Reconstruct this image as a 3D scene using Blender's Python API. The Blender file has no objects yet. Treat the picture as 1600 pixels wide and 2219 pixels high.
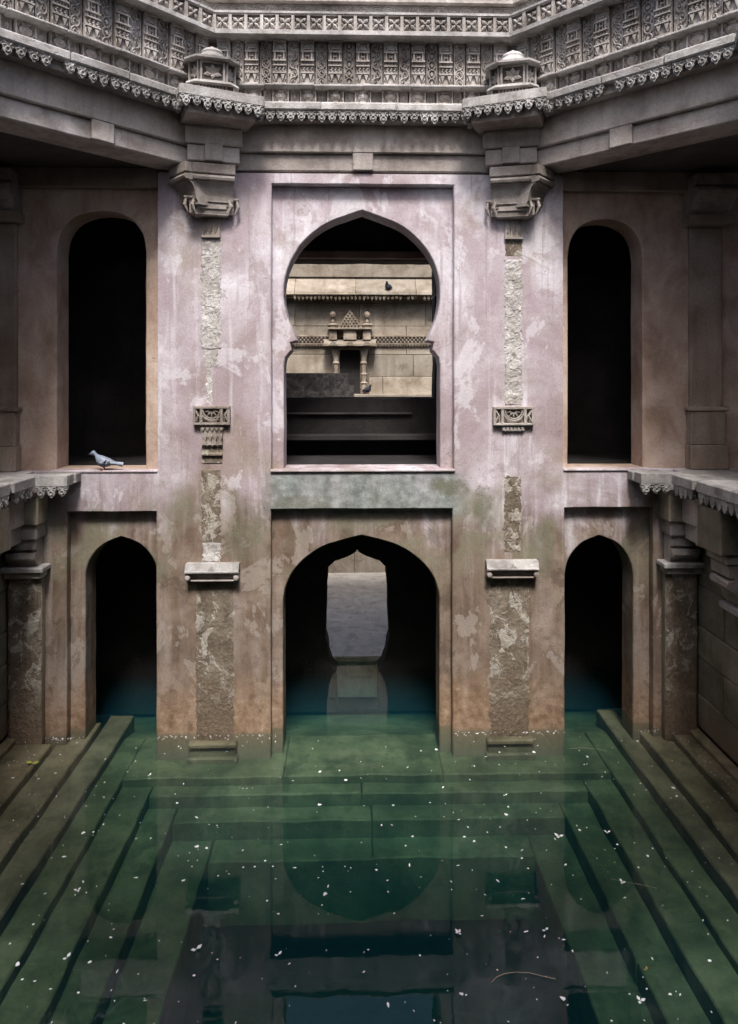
import bpy, bmesh, math, random
from mathutils import Vector, Matrix, noise
R = math.radians
random.seed(7)
sc = bpy.context.scene
COL = sc.collection

# ------------------------------------------------------------------ camera
cam_d = bpy.data.cameras.new('camera')
cam = bpy.data.objects.new('camera', cam_d); COL.objects.link(cam)
cam.location = (0, 0, 4.31)
cam.rotation_euler = (R(90), 0, R(-1.5))
cam_d.sensor_fit = 'HORIZONTAL'; cam_d.sensor_width = 36
cam_d.lens = 36 * 1500 / 1600
cam_d.shift_x = 0.0; cam_d.shift_y = -0.181
cam_d.clip_start = 0.05; cam_d.clip_end = 500
sc.camera = cam

# ------------------------------------------------------------------ sky + sun
SUN_EL, SUN_AZ = 57, 2          # sun behind the camera, high over the shaft
w = bpy.data.worlds.new('World'); sc.world = w; w.use_nodes = True
nt = w.node_tree; nt.nodes.clear()
wo = nt.nodes.new('ShaderNodeOutputWorld'); bg = nt.nodes.new('ShaderNodeBackground')
sky = nt.nodes.new('ShaderNodeTexSky'); sky.sky_type = 'NISHITA'; sky.sun_disc = False
sky.sun_elevation = R(SUN_EL); sky.sun_rotation = R(180 + SUN_AZ)
sky.air_density = 1.0; sky.dust_density = 4.0; sky.ozone_density = 1.0
bg.inputs['Strength'].default_value = 0.10
nt.links.new(sky.outputs[0], bg.inputs['Color']); nt.links.new(bg.outputs[0], wo.inputs['Surface'])
sun_d = bpy.data.lights.new('sun', 'SUN'); sun_d.energy = 2.2; sun_d.angle = R(13); sun_d.color = (1.0, 0.97, 0.94)
sun = bpy.data.objects.new('sun', sun_d); COL.objects.link(sun)
sun.rotation_euler = (R(90 - SUN_EL), 0, R(SUN_AZ)); sun.location = (0, -6, 20)
sc.view_settings.view_transform = 'Standard'; sc.view_settings.look = 'None'
sc.view_settings.exposure = 1.2; sc.view_settings.gamma = 1.0
sc.view_settings.use_curve_mapping = False
sc.cycles.use_denoising = True
sc.cycles.use_adaptive_sampling = True; sc.cycles.adaptive_threshold = 0.03
sc.cycles.max_bounces = 8; sc.cycles.diffuse_bounces = 3; sc.cycles.glossy_bounces = 3
sc.cycles.transparent_max_bounces = 8; sc.cycles.volume_bounces = 0
sc.cycles.caustics_reflective = False; sc.cycles.caustics_refractive = False

# ------------------------------------------------------------------ materials
YW = 8.42            # plaster wall plane
FL = 3.19            # upper gallery floor / sills
def newmat(name):
    m = bpy.data.materials.new(name); m.use_nodes = True
    nt = m.node_tree; nt.nodes.clear()
    out = nt.nodes.new('ShaderNodeOutputMaterial')
    return m, nt, out

class NB:
    """tiny node-building helper"""
    def __init__(s, nt): s.nt = nt; s.pos = nt.nodes.new('ShaderNodeNewGeometry').outputs['Position']
    def n(s, t, **k):
        nd = s.nt.nodes.new(t)
        for a, b in k.items(): setattr(nd, a, b)
        return nd
    def link(s, a, b): s.nt.links.new(a, b)
    def setin(s, sock, v):
        if hasattr(v, 'is_output'): s.link(v, sock)
        elif isinstance(v, (tuple, list)) and len(v) == 3 and sock.type == 'RGBA': sock.default_value = (*v, 1)
        else: sock.default_value = v
    def mapping(s, scale=(1, 1, 1), loc=(0, 0, 0), vec=None):
        m = s.n('ShaderNodeMapping'); m.inputs['Scale'].default_value = scale; m.inputs['Location'].default_value = loc
        s.link(vec or s.pos, m.inputs['Vector']); return m.outputs[0]
    def noise(s, scale, detail=5, rough=.55, vec=None, dist=0):
        t = s.n('ShaderNodeTexNoise'); t.inputs['Scale'].default_value = scale; t.inputs['Detail'].default_value = detail
        t.inputs['Roughness'].default_value = rough; t.inputs['Distortion'].default_value = dist
        s.link(vec or s.pos, t.inputs['Vector']); return t.outputs['Fac']
    def ramp(s, fac, stops):
        r = s.n('ShaderNodeValToRGB'); e = r.color_ramp.elements
        while len(e) < len(stops): e.new(0.5)
        for i, (p, c) in enumerate(stops):
            e[i].position = p; e[i].color = (c, c, c, 1) if isinstance(c, (int, float)) else (*c, 1)
        s.link(fac, r.inputs[0]); return r.outputs[0]
    def mix(s, fac, a, b, mode='MIX'):
        m = s.n('ShaderNodeMix', data_type='RGBA', blend_type=mode)
        s.setin(m.inputs[0], fac); s.setin(m.inputs[6], a); s.setin(m.inputs[7], b); return m.outputs[2]
    def math(s, op, a, b=0.0, clamp=False):
        m = s.n('ShaderNodeMath', operation=op, use_clamp=clamp); s.setin(m.inputs[0], a); s.setin(m.inputs[1], b); return m.outputs[0]
    def sep(s, vec=None):
        m = s.n('ShaderNodeSeparateXYZ'); s.link(vec or s.pos, m.inputs[0]); return m.outputs
    def smooth(s, v, a, b):
        m = s.n('ShaderNodeMapRange', interpolation_type='SMOOTHSTEP'); s.setin(m.inputs[0], v)
        m.inputs[1].default_value = a; m.inputs[2].default_value = b; return m.outputs[0]
    def principled(s, out, col, rough=.85, bump=None, bstr=.3, bdist=.02, spec=.25, **k):
        p = s.n('ShaderNodeBsdfPrincipled'); s.setin(p.inputs['Base Color'], col); s.setin(p.inputs['Roughness'], rough)
        p.inputs['Specular IOR Level'].default_value = spec
        if bump is not None:
            b = s.n('ShaderNodeBump'); b.inputs['Strength'].default_value = bstr; b.inputs['Distance'].default_value = bdist
            s.link(bump, b.inputs['Height']); s.link(b.outputs[0], p.inputs['Normal'])
        s.link(p.outputs[0], out.inputs['Surface']); return p

def stone(name, c_dark, c_mid, c_light, big=1.3, stain=None, stain_amt=.5, bstr=.35, rough=.88, fine=38, streak=True, zlow=None, objvar=True):
    m, nt, out = newmat(name); b = NB(nt)
    n1 = b.noise(big, 4, .6, dist=.4); n2 = b.noise(fine, 3, .7)
    col = b.ramp(n1, [(.3, c_dark), (.5, c_mid), (.72, c_light)])
    col = b.mix(.35, col, b.ramp(n2, [(.25, .25), (.5, .5), (.75, .8)]), 'OVERLAY')
    if streak:
        sv = b.mapping((7, 7, .7)); s1 = b.noise(1.0, 2, .6, sv)
        col = b.mix(b.ramp(s1, [(.5, 0.0), (.68, .55)]), col, b.mix(.6, col, stain or c_dark))
    if stain:
        s2 = b.noise(big * 1.7, 3, .65, b.mapping((1, 1, 1), (5.3, 2.1, 8.8)))
        col = b.mix(b.math('MULTIPLY', b.smooth(s2, .5, .68), stain_amt), col, stain)
    if zlow:            # waterline tide mark: (z0, z1, colour)
        z = b.math('ADD', b.sep()[2], b.math('MULTIPLY', b.math('SUBTRACT', n1, .5), .5))
        col = b.mix(b.smooth(z, zlow[1], zlow[0]), col, zlow[2])
    if objvar:
        oi = b.n('ShaderNodeObjectInfo').outputs['Random']
        col = b.mix(1.0, col, b.ramp(oi, [(0, .70), (1, 1.05)]), 'MULTIPLY')
    pits = b.ramp(b.noise(16, 2, .6), [(.33, 0.0), (.4, 1.0)])
    h = b.math('ADD', b.math('MULTIPLY', n2, .7), b.math('MULTIPLY', pits, .35))
    b.principled(out, col, rough, h, bstr, .025)
    return m

def plaster_mat():
    m, nt, out = newmat('lime_plaster'); b = NB(nt)
    x, y, z = b.sep()
    n1 = b.noise(.75, 5, .62, dist=.6); n2 = b.noise(2.6, 5, .6, b.mapping((1, 1, .7), (3, 1, 7)), dist=.5)
    n3 = b.noise(45, 2, .7); n4 = b.noise(9, 4, .65)
    sv = b.mapping((5, 5, .45)); st = b.noise(1.0, 5, .6, sv, .3)
    # limewash: chalk white, worn to mauve
    top = b.ramp(n1, [(.28, (.24, .18, .175)), (.43, (.375, .308, .317)), (.57, (.53, .475, .51)), (.72, (.76, .74, .79))])
    top = b.mix(b.ramp(n2, [(.40, .65), (.58, 0.0)]), top, (.36, .285, .315))
    top = b.mix(b.ramp(st, [(.54, 0.0), (.70, .6)]), top, (.80, .79, .85))
    top = b.mix(b.ramp(n4, [(.30, .5), (.45, 0.0)]), top, (.33, .26, .25))
    bl = b.noise(1.05, 5, .6, b.mapping((1, 1, .75), (7.7, 1, 4.1)), .7)
    top = b.mix(b.ramp(bl, [(.54, 0.0), (.68, .7)]), top, b.mix(n2, (.27, .19, .15), (.34, .30, .25)))
    p1 = b.noise(1.5, 6, .68, b.mapping((1, 1, .8), (1.7, 3, 2.2)), .5)
    top = b.mix(b.math('MULTIPLY', b.smooth(p1, .555, .60), .45), top, (.72, .70, .74))
    top = b.mix(b.math('MULTIPLY', b.smooth(p1, .415, .38), .45), top, (.30, .235, .235))
    dr = b.noise(1.0, 3, .6, b.mapping((16, 16, .55), (2, 2, 5)))
    top = b.mix(b.math('MULTIPLY', b.smooth(dr, .60, .70), .45), top, (.27, .225, .215))
    # lower storey: the wash has gone, brown damp render
    low = b.ramp(n2, [(.28, (.095, .064, .045)), (.5, (.18, .128, .093)), (.7, (.29, .228, .18))])
    low = b.mix(b.ramp(st, [(.46, 0.0), (.66, .65)]), low, (.34, .285, .25))
    low = b.mix(b.ramp(n4, [(.34, .6), (.5, 0.0)]), low, (.15, .11, .09))
    low = b.mix(b.math('MULTIPLY', b.smooth(p1, .56, .58), .55), low, (.36, .315, .275))
    low = b.mix(b.math('MULTIPLY', b.smooth(p1, .41, .395), .6), low, (.10, .075, .058))
    zz = b.math('ADD', z, b.math('ADD', b.math('MULTIPLY', b.math('SUBTRACT', n1, .5), 2.6), b.math('MULTIPLY', b.math('SUBTRACT', st, .5), 1.6)))
    col = b.mix(b.smooth(zz, 3.25, 2.15), top, low)
    # olive mould band between the storeys
    mz = b.math('MULTIPLY', b.smooth(z, 1.3, 2.3), b.smooth(z, 3.25, 2.75))
    mo = b.math('MULTIPLY', mz, b.ramp(b.noise(1.8, 5, .6, b.mapping((1, 1, 1.1), (9, 4, 2)), dist=.8), [(.46, 0.0), (.62, .75)]))
    col = b.mix(mo, col, (.20, .19, .13))
    # grey-green run-off under the middle sill
    gx = b.math('MULTIPLY', b.smooth(x, -1.15, -.85), b.smooth(x, 1.55, 1.15))
    gz = b.math('MULTIPLY', b.smooth(z, 2.55, 2.72), b.smooth(z, 3.21, 3.12))
    g = b.math('MULTIPLY', b.math('MULTIPLY', gx, gz), b.ramp(st, [(.3, 1.0), (.62, .72)]))
    col = b.mix(g, col, b.ramp(n4, [(.35, (.15, .17, .165)), (.55, (.26, .29, .28)), (.7, (.37, .41, .40))]))
    for bx, bz, rx, rz_, amt in ((1.20, 2.98, .26, .13, .8), (1.62, 2.72, .13, .30, .65), (-.62, 2.80, .40, .10, .5), (-1.35, 2.35, .22, .30, .5), (2.35, 2.2, .18, .4, .5)):
        dx = b.math('DIVIDE', b.math('SUBTRACT', x, bx), rx); dz = b.math('DIVIDE', b.math('SUBTRACT', z, bz), rz_)
        d = b.math('ADD', b.math('ADD', b.math('MULTIPLY', dx, dx), b.math('MULTIPLY', dz, dz)), b.math('MULTIPLY', b.math('SUBTRACT', n4, .5), 2.2))
        col = b.mix(b.math('MULTIPLY', b.smooth(d, 1.3, .2), amt), col, (.135, .135, .09))
    # tide mark: rusty brown above, dark green under the water
    tz = b.math('ADD', z, b.math('MULTIPLY', b.math('SUBTRACT', n2, .5), .9))
    col = b.mix(b.math('MULTIPLY', b.smooth(tz, .9, .2), .75), col, b.ramp(n4, [(.35, (.19, .11, .06)), (.6, (.36, .24, .155)), (.72, (.48, .37, .27))]))
    col = b.mix(b.smooth(z, .05, -.02), col, b.mix(n2, (.12, .11, .07), (.22, .18, .12)))
    # set-back upper side bays: roof shade and warm bounce light painted in as brown
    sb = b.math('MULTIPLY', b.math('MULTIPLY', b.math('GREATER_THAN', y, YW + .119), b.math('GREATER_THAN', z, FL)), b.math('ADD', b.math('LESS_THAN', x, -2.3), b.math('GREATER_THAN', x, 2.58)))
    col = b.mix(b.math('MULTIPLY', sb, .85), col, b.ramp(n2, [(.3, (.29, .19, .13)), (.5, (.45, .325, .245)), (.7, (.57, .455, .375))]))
    # hair cracks
    v = b.n('ShaderNodeTexVoronoi', feature='DISTANCE_TO_EDGE'); v.inputs['Scale'].default_value = .9
    dv = b.n('ShaderNodeVectorMath', operation='ADD'); nz = b.n('ShaderNodeTexNoise'); nz.inputs['Scale'].default_value = 3; nz.inputs['Detail'].default_value = 5
    b.link(b.pos, nz.inputs['Vector']); b.link(b.pos, dv.inputs[0]); b.link(nz.outputs['Color'], dv.inputs[1]); b.link(dv.outputs[0], v.inputs['Vector'])
    cr = b.math('MULTIPLY', b.smooth(v.outputs['Distance'], .006, .001), b.ramp(n2, [(.5, 0.0), (.6, .8)]))
    col = b.mix(b.math('MULTIPLY', cr, .6), col, (.16, .12, .11))
    col = b.mix(.22, col, b.ramp(n3, [(.25, .2), (.5, .5), (.75, .8)]), 'OVERLAY')
    h = b.math('ADD', b.math('ADD', b.math('MULTIPLY', n3, .18), b.math('MULTIPLY', n4, .5)), b.math('MULTIPLY', cr, -.4))
    b.principled(out, col, .82, h, .4, .03, .25)
    return m

M = {}
M['plaster'] = plaster_mat()
M['carved'] = stone('carved_sandstone', (.22, .19, .168), (.44, .40, .37), (.61, .575, .55), 2.2, (.17, .15, .13), .45, .3)
M['slab'] = stone('weathered_slab_stone', (.24, .22, .21), (.42, .40, .385), (.56, .54, .53), 2.6, (.16, .15, .13), .5, .4)
M['beam'] = stone('beam_sandstone', (.28, .235, .21), (.49, .435, .40), (.63, .58, .55), 1.1, (.20, .16, .135), .55, .35)
M['capital'] = stone('capital_sandstone', (.22, .185, .16), (.38, .335, .30), (.54, .50, .475), 1.6, (.17, .13, .105), .5, .35)
M['damp'] = stone('damp_wall_stone', (.15, .125, .09), (.28, .24, .185), (.42, .37, .30), 1.2, (.14, .135, .085), .6, .4, zlow=(-.02, .5, (.20, .145, .10)))
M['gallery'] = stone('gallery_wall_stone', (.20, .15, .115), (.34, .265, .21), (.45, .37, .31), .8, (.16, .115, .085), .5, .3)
M['dark'] = stone('shade_dark_stone', (.05, .044, .042), (.085, .075, .07), (.125, .112, .104), .9, None, .3, .3)  # stone darkened so interiors and hollows carry their shade in the colour
M['warm'] = stone('buff_court_stone', (.24, .195, .145), (.37, .315, .25), (.48, .425, .355), 1.6, (.18, .14, .10), .6, .35)
M['warmcarved'] = stone('buff_carved_stone', (.20, .155, .115), (.32, .26, .20), (.44, .38, .31), 4, (.13, .095, .065), .5, .3)
M['lichen'] = stone('lichen_spotted_stone', (.10, .095, .09), (.22, .21, .195), (.48, .46, .43), 11, (.10, .09, .08), .6, .5, fine=60)
M['algae'] = stone('algae_covered_step', (.05, .058, .028), (.112, .122, .064), (.19, .195, .112), 1.6, (.04, .05, .022), .6, .35, rough=.7, objvar=False)
M['silt'] = stone('brown_silted_step', (.08, .067, .038), (.165, .14, .086), (.25, .215, .14), 1.6, (.065, .06, .035), .6, .35, rough=.7, objvar=False)
def render_mat(name, cA, cB, cC, flake, low=None, amt=.5):
    m, nt, out = newmat(name); b = NB(nt); z = b.sep()[2]
    n1 = b.noise(3.2, 4, .65, dist=.5); n2 = b.noise(26, 3, .7); n3 = b.noise(5.5, 4, .7, b.mapping((1, 1, .8), (4, 9, 1)), .6)
    col = b.ramp(n1, [(.3, cA), (.5, cB), (.7, cC)])
    col = b.mix(b.math('MULTIPLY', b.smooth(n3, .52, .57), amt), col, flake)
    if low: col = b.mix(b.smooth(b.math('ADD', z, b.math('MULTIPLY', n1, .8)), 1.5, .5), col, low)
    col = b.mix(.45, col, b.ramp(n2, [(.25, .15), (.5, .5), (.75, .85)]), 'OVERLAY')
    h = b.math('ADD', b.math('MULTIPLY', n2, 1.0), b.math('MULTIPLY', b.smooth(n3, .52, .58), .5))
    b.principled(out, col, .9, h, .5, .025); return m
M['rough'] = render_mat('broken_pale_render', (.30, .27, .25), (.42, .395, .375), (.52, .50, .48), (.64, .62, .61), None, .55)
M['roughlow'] = render_mat('broken_brown_render', (.11, .085, .062), (.175, .142, .108), (.26, .22, .175), (.46, .43, .375), (.155, .115, .08), .65)

M['palefloor'] = stone('pale_court_paving', (.54, .50, .44), (.68, .63, .56), (.80, .75, .68), 2.6, (.36, .33, .28), .6, .4)
M['shadeblack'] = stone('shade_black_stone', (.018, .016, .016), (.032, .029, .028), (.055, .05, .047), 1.1, None, .3, .3)  # near-black base colour stands in for the deep shade behind the middle window
def flatmat(name, c1, c2=None, rough=.6, scale=30, spec=.3):
    m, nt, out = newmat(name); b = NB(nt); n = b.noise(scale, 3)
    b.principled(out, b.mix(n, c1, c2 or tuple(min(1, v * 1.35) for v in c1)), rough, n, .1, .003, spec); return m
M['petal'] = flatmat('white_petal', (.88, .88, .92), (.95, .95, .97))
M['feather'] = flatmat('slate_grey_feather', (.17, .20, .26), (.26, .30, .38))
M['feather_pale'] = flatmat('pale_grey_feather', (.33, .37, .45), (.42, .46, .54))
M['feather_dark'] = flatmat('dark_feather', (.03, .035, .05), (.05, .055, .075))
M['skin_pink'] = flatmat('pink_bird_foot', (.35, .13, .12))
M['beak'] = flatmat('dark_beak', (.05, .05, .05))
M['leaf'] = flatmat('yellow_green_leaf', (.34, .38, .05), (.50, .52, .09))
M['ochre'] = flatmat('dry_ochre_leaf', (.42, .28, .07), (.55, .38, .12))
M['pink'] = flatmat('pink_petal', (.65, .10, .22), (.75, .16, .30))
M['twig'] = flatmat('pale_twig', (.38, .33, .25), (.5, .45, .36))

def water_mat():
    m, nt, out = newmat('green_pool_water'); b = NB(nt)
    fr = b.n('ShaderNodeFresnel'); fr.inputs['IOR'].default_value = 1.5
    gl = b.n('ShaderNodeBsdfGlossy'); gl.inputs['Roughness'].default_value = .02
    tr = b.n('ShaderNodeBsdfTransparent'); mx = b.n('ShaderNodeMixShader')
    bp = b.n('ShaderNodeBump'); bp.inputs['Strength'].default_value = .04; bp.inputs['Distance'].default_value = .02
    b.link(b.noise(3.5, 3, .5), bp.inputs['Height']); b.link(bp.outputs[0], gl.inputs['Normal']); b.link(bp.outputs[0], fr.inputs['Normal'])
    b.link(fr.outputs[0], mx.inputs[0]); b.link(tr.outputs[0], mx.inputs[1]); b.link(gl.outputs[0], mx.inputs[2])
    b.link(mx.outputs[0], out.inputs['Surface'])
    va = b.n('ShaderNodeVolumeAbsorption'); va.inputs['Color'].default_value = (.30, .68, .62, 1); va.inputs['Density'].default_value = .95
    vs = b.n('ShaderNodeVolumeScatter'); vs.inputs['Color'].default_value = (.07, .40, .60, 1); vs.inputs['Density'].default_value = .15
    ad = b.n('ShaderNodeAddShader'); b.link(va.outputs[0], ad.inputs[0]); b.link(vs.outputs[0], ad.inputs[1])
    b.link(ad.outputs[0], out.inputs['Volume']); return m
M['water'] = water_mat()

# ------------------------------------------------------------------ mesh helpers
class MB:
    def __init__(s): s.v = []; s.f = []
    def add(s, vs, fs, mat=None):
        o = len(s.v)
        s.v += [tuple(mat @ Vector(p)) if mat else tuple(p) for p in vs]
        s.f += [tuple(i + o for i in f) for f in fs]; return s
    def box(s, x0, x1, y0, y1, z0, z1, ch=0.0, mat=None):
        if ch <= 0:
            vs = [(x0, y0, z0), (x1, y0, z0), (x1, y1, z0), (x0, y1, z0), (x0, y0, z1), (x1, y0, z1), (x1, y1, z1), (x0, y1, z1)]
            return s.add(vs, [(3, 2, 1, 0), (4, 5, 6, 7), (0, 1, 5, 4), (1, 2, 6, 5), (2, 3, 7, 6), (3, 0, 4, 7)], mat)
        c = min(ch, (x1 - x0) * .45, (y1 - y0) * .45, (z1 - z0) * .45)
        bm = bmesh.new()
        for x in (x0, x1):
            for y in (y0, y1):
                for z in (z0, z1):
                    sx = c if x == x0 else -c; sy = c if y == y0 else -c; sz = c if z == z0 else -c
                    bm.verts.new((x, y + sy, z + sz)); bm.verts.new((x + sx, y, z + sz)); bm.verts.new((x + sx, y + sy, z))
        h = bmesh.ops.convex_hull(bm, input=bm.verts[:])
        bmesh.ops.dissolve_limit(bm, angle_limit=.01, verts=bm.verts[:], edges=bm.edges[:])
        bm.verts.index_update()
        vs = [tuple(v.co) for v in bm.verts]; fs = [tuple(v.index for v in f.verts) for f in bm.faces]
        bm.free(); return s.add(vs, fs, mat)
    def prism(s, poly, y0, y1, mat=None):
        """poly: (x,z) outline counter-clockwise seen from -Y; extruded y0..y1"""
        n = len(poly)
        vs = [(x, y0, z) for x, z in poly] + [(x, y1, z) for x, z in poly]
        fs = [tuple(range(n)), tuple(range(2 * n - 1, n - 1, -1))] + [(j, i, i + n, j + n) for i, j in ((i, (i + 1) % n) for i in range(n))]
        return s.add(vs, fs, mat)
    def lathe(s, prof, seg=16, mat=None, a0=0.0):
        vs = []; fs = []
        for r, z in prof:
            for k in range(seg):
                a = a0 + 2 * math.pi * k / seg; vs.append((r * math.cos(a), r * math.sin(a), z))
        for i in range(len(prof) - 1):
            for k in range(seg):
                a, b = i * seg + k, i * seg + (k + 1) % seg; fs.append((a, b, b + seg, a + seg))
        fs.append(tuple(range(seg - 1, -1, -1))); fs.append(tuple(range((len(prof) - 1) * seg, len(prof) * seg)))
        return s.add(vs, fs, mat)
    def tube(s, pts, rad, seg=6, mat=None, flat=1.0):
        vs = []; fs = []; n = len(pts)
        P = [Vector(p) for p in pts]
        for i, p in enumerate(P):
            t = (P[min(i + 1, n - 1)] - P[max(i - 1, 0)]).normalized()
            up = Vector((0, 1, 0)) if abs(t.y) < .9 else Vector((0, 0, 1))
            a = t.cross(up).normalized(); c = t.cross(a)
            r = rad[i] if isinstance(rad, (list, tuple)) else rad
            for k in range(seg):
                th = 2 * math.pi * k / seg; vs.append(tuple(p + a * (r * math.cos(th)) + c * (r * flat * math.sin(th))))
        for i in range(n - 1):
            for k in range(seg):
                q, w_ = i * seg + k, i * seg + (k + 1) % seg; fs.append((q, w_, w_ + seg, q + seg))
        fs.append(tuple(range(seg - 1, -1, -1))); fs.append(tuple(range((n - 1) * seg, n * seg)))
        return s.add(vs, fs, mat)
    def mesh(s, name, mat, smooth=False):
        me = bpy.data.meshes.new(name); me.from_pydata(s.v, [], s.f)
        bm = bmesh.new(); bm.from_mesh(me); bmesh.ops.recalc_face_normals(bm, faces=bm.faces[:]); bm.to_mesh(me); bm.free()
        if mat: me.materials.append(M[mat])
        if smooth:
            for p in me.polygons: p.use_smooth = True
        return me
    def build(s, name, mat, parent=None, smooth=False, **tags):
        return place(name, s.mesh(name, mat, smooth), parent, **tags)

def tag(o, label=None, cat=None, group=None, kind=None):
    if label: o['label'] = label
    if cat: o['category'] = cat
    if group: o['group'] = group
    if kind: o['kind'] = kind
    return o
def place(name, me, parent=None, mat=None, **tags):
    o = bpy.data.objects.new(name, me); COL.objects.link(o)
    if parent: o.parent = parent
    if mat is not None: o.matrix_local = mat
    return tag(o, **tags)
def empty(name, mat=None, **tags):
    o = bpy.data.objects.new(name, None); COL.objects.link(o)
    o.empty_display_size = .2
    if mat is not None: o.matrix_world = mat
    return tag(o, **tags)
def TR(x, y, z=0, rz=0): return Matrix.Translation((x, y, z)) @ Matrix.Rotation(rz, 4, 'Z')

def densify(loop, step):
    out = []
    for i, p in enumerate(loop):
        q = loop[(i + 1) % len(loop)]; d = math.hypot(q[0] - p[0], q[1] - p[1]); k = max(1, int(d / step))
        out += [(p[0] + (q[0] - p[0]) * t / k, p[1] + (q[1] - p[1]) * t / k) for t in range(k)]
    return out
def jit(loop, amp, seed):
    return [(x + amp * noise.noise((x * 2.3, z * 2.3, seed)) + amp * .5 * noise.noise((x * 9, z * 9, seed + 4)),
             z + amp * noise.noise((x * 2.3, z * 2.3, seed + 9)) + amp * .5 * noise.noise((x * 9, z * 9, seed + 13))) for x, z in loop]
def area(l): return sum(l[i][0] * l[(i + 1) % len(l)][1] - l[(i + 1) % len(l)][0] * l[i][1] for i in range(len(l))) / 2
def offset(loop, d):
    n = len(loop); out = []
    for i in range(n):
        a, b_, c = loop[i - 1], loop[i], loop[(i + 1) % n]
        t = Vector((c[0] - a[0], c[1] - a[1])); t = t.normalized() if t.length > 1e-9 else Vector((1, 0))
        out.append((b_[0] - t.y * d, b_[1] + t.x * d))
    return out
def plate(outer, holes, y0, y1, ch=.012, amp=.006, step=.12, seed=0):
    """wall slab in the XZ plane with openings; worn arrises; front at y0 (towards the well)"""
    outer = outer if area(outer) > 0 else outer[::-1]
    loops = [densify(outer, .5)]
    for k, h in enumerate(holes):
        h = h if area(h) < 0 else h[::-1]
        loops.append(jit(densify(h, step), amp, seed + k * 3.7))
    bm = bmesh.new(); fr = []
    for li, l in enumerate(loops):
        inner = offset(l, ch) if li else l
        a = [bm.verts.new((x, y0, z)) for x, z in inner]
        b_ = [bm.verts.new((x, y0 + ch, z)) for x, z in l]
        c = [bm.verts.new((x, y1, z)) for x, z in l]
        n = len(l)
        for i in range(n):
            j = (i + 1) % n
            bm.faces.new((a[i], a[j], b_[j], b_[i])); bm.faces.new((b_[i], b_[j], c[j], c[i]))
        fr.append((a, c))
    for w_ in (0, 1):
        es = []
        for t in fr:
            l = t[w_]
            for i in range(len(l)): es.append(bm.edges.get((l[i], l[(i + 1) % len(l)])))
        bmesh.ops.triangle_fill(bm, use_beauty=True, use_dissolve=False, edges=es)
    bmesh.ops.recalc_face_normals(bm, faces=bm.faces[:])
    bm.verts.index_update()
    mb = MB(); mb.v = [tuple(v.co) for v in bm.verts]; mb.f = [tuple(v.index for v in f.verts) for f in bm.faces]
    bm.free(); return mb
def rect(x0, x1, z0, z1): return [(x0, z0), (x1, z0), (x1, z1), (x0, z1)]
def arch_loop(cx, half, z0):
    """half: list of (dx>0, z) from the foot of the right jamb up to the apex (dx=0)"""
    rt = [(cx + d, z) for d, z in half]; lf = [(cx - d, z) for d, z in half[:-1]][::-1]
    return [(cx + half[0][0], z0)] + rt + lf + [(cx - half[0][0], z0)]
def curve(pts, n=4):
    """Catmull-Rom through 2-D points"""
    out = []
    for i in range(len(pts) - 1):
        p0 = pts[max(i - 1, 0)]; p1 = pts[i]; p2 = pts[i + 1]; p3 = pts[min(i + 2, len(pts) - 1)]
        for k in range(n):
            t = k / n
            out.append(tuple(.5 * (2 * p1[a] + (p2[a] - p0[a]) * t + (2 * p0[a] - 5 * p1[a] + 4 * p2[a] - p3[a]) * t * t + (3 * p1[a] - p0[a] - 3 * p2[a] + p3[a]) * t ** 3) for a in (0, 1)))
    return out + [pts[-1]]

# ------------------------------------------------------------------ main levels (metres above the water)
YW = 8.42            # plaster wall plane
FL = 3.19            # upper gallery floor / sills
XC = 0.13
# ================================================================== ARCADED WALL
wall = empty('arcade_wall', TR(0, YW, 0), label='two storey plastered wall with pointed arch openings rising from the pool', cat='wall')
def wpart(mb, name, mat, parent=wall):
    mb.v = [(x, y - YW, z) for x, y, z in mb.v]
    return mb.build(name, mat, parent)
frames = [rect(-3.42, -2.35, -.45, 2.70), rect(-.97, 1.24, -.45, 2.72), rect(2.62, 3.72, -.45, 2.72),
          rect(-.965, 1.26, FL + .01, 6.67)]
# upper side bays are set back from the piers all the way to the corners
outer = [(-5.2, -.6), (5.3, -.6), (5.3, FL), (2.60, FL), (2.60, 6.80), (-2.33, 6.80), (-2.33, FL), (-5.2, FL)]
wpart(plate(outer, frames, YW, YW + .12, seed=1), 'pier_face', 'plaster')
tud = lambda hw, zs, za: [(hw, zs - .12)] + curve([(hw, zs), (hw * .965, zs + (za - zs) * .22), (hw * .87, zs + (za - zs) * .45), (hw * .68, zs + (za - zs) * .68), (hw * .42, zs + (za - zs) * .86), (0, za)], 4)
horse = [(.965, 3.6), (.965, 4.47), (.95, 4.56), (.875, 4.66), (.89, 4.755), (.815, 4.775)] + curve([(.81, 4.785), (.87, 4.93), (.93, 5.08), (.965, 5.30), (.955, 5.52), (.90, 5.72), (.80, 5.90), (.65, 6.07), (.44, 6.22), (.22, 6.31), (0, 6.385)], 3)
round_ = lambda hw, zs, za: [(hw, zs - .2)] + curve([(hw, zs), (hw * .93, zs + (za - zs) * .42), (hw * .72, zs + (za - zs) * .75), (hw * .38, zs + (za - zs) * .94), (0, za)], 4)
holes = [arch_loop(-2.805, tud(.44, 1.88, 2.37), -.45), arch_loop(.13, tud(.965, 1.58, 2.375), -.45), arch_loop(3.09, tud(.43, 1.86, 2.35), -.45),
         arch_loop(.14, horse, FL + .012), arch_loop(-3.05, round_(.54, 5.86, 6.36), FL + .012), arch_loop(3.17, round_(.47, 5.80, 6.30), FL + .012)]
wpart(plate(rect(-5.2, 5.3, -.6, 6.95), holes, YW + .1235, YW + .48, seed=20), 'arch_wall', 'plaster')
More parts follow.
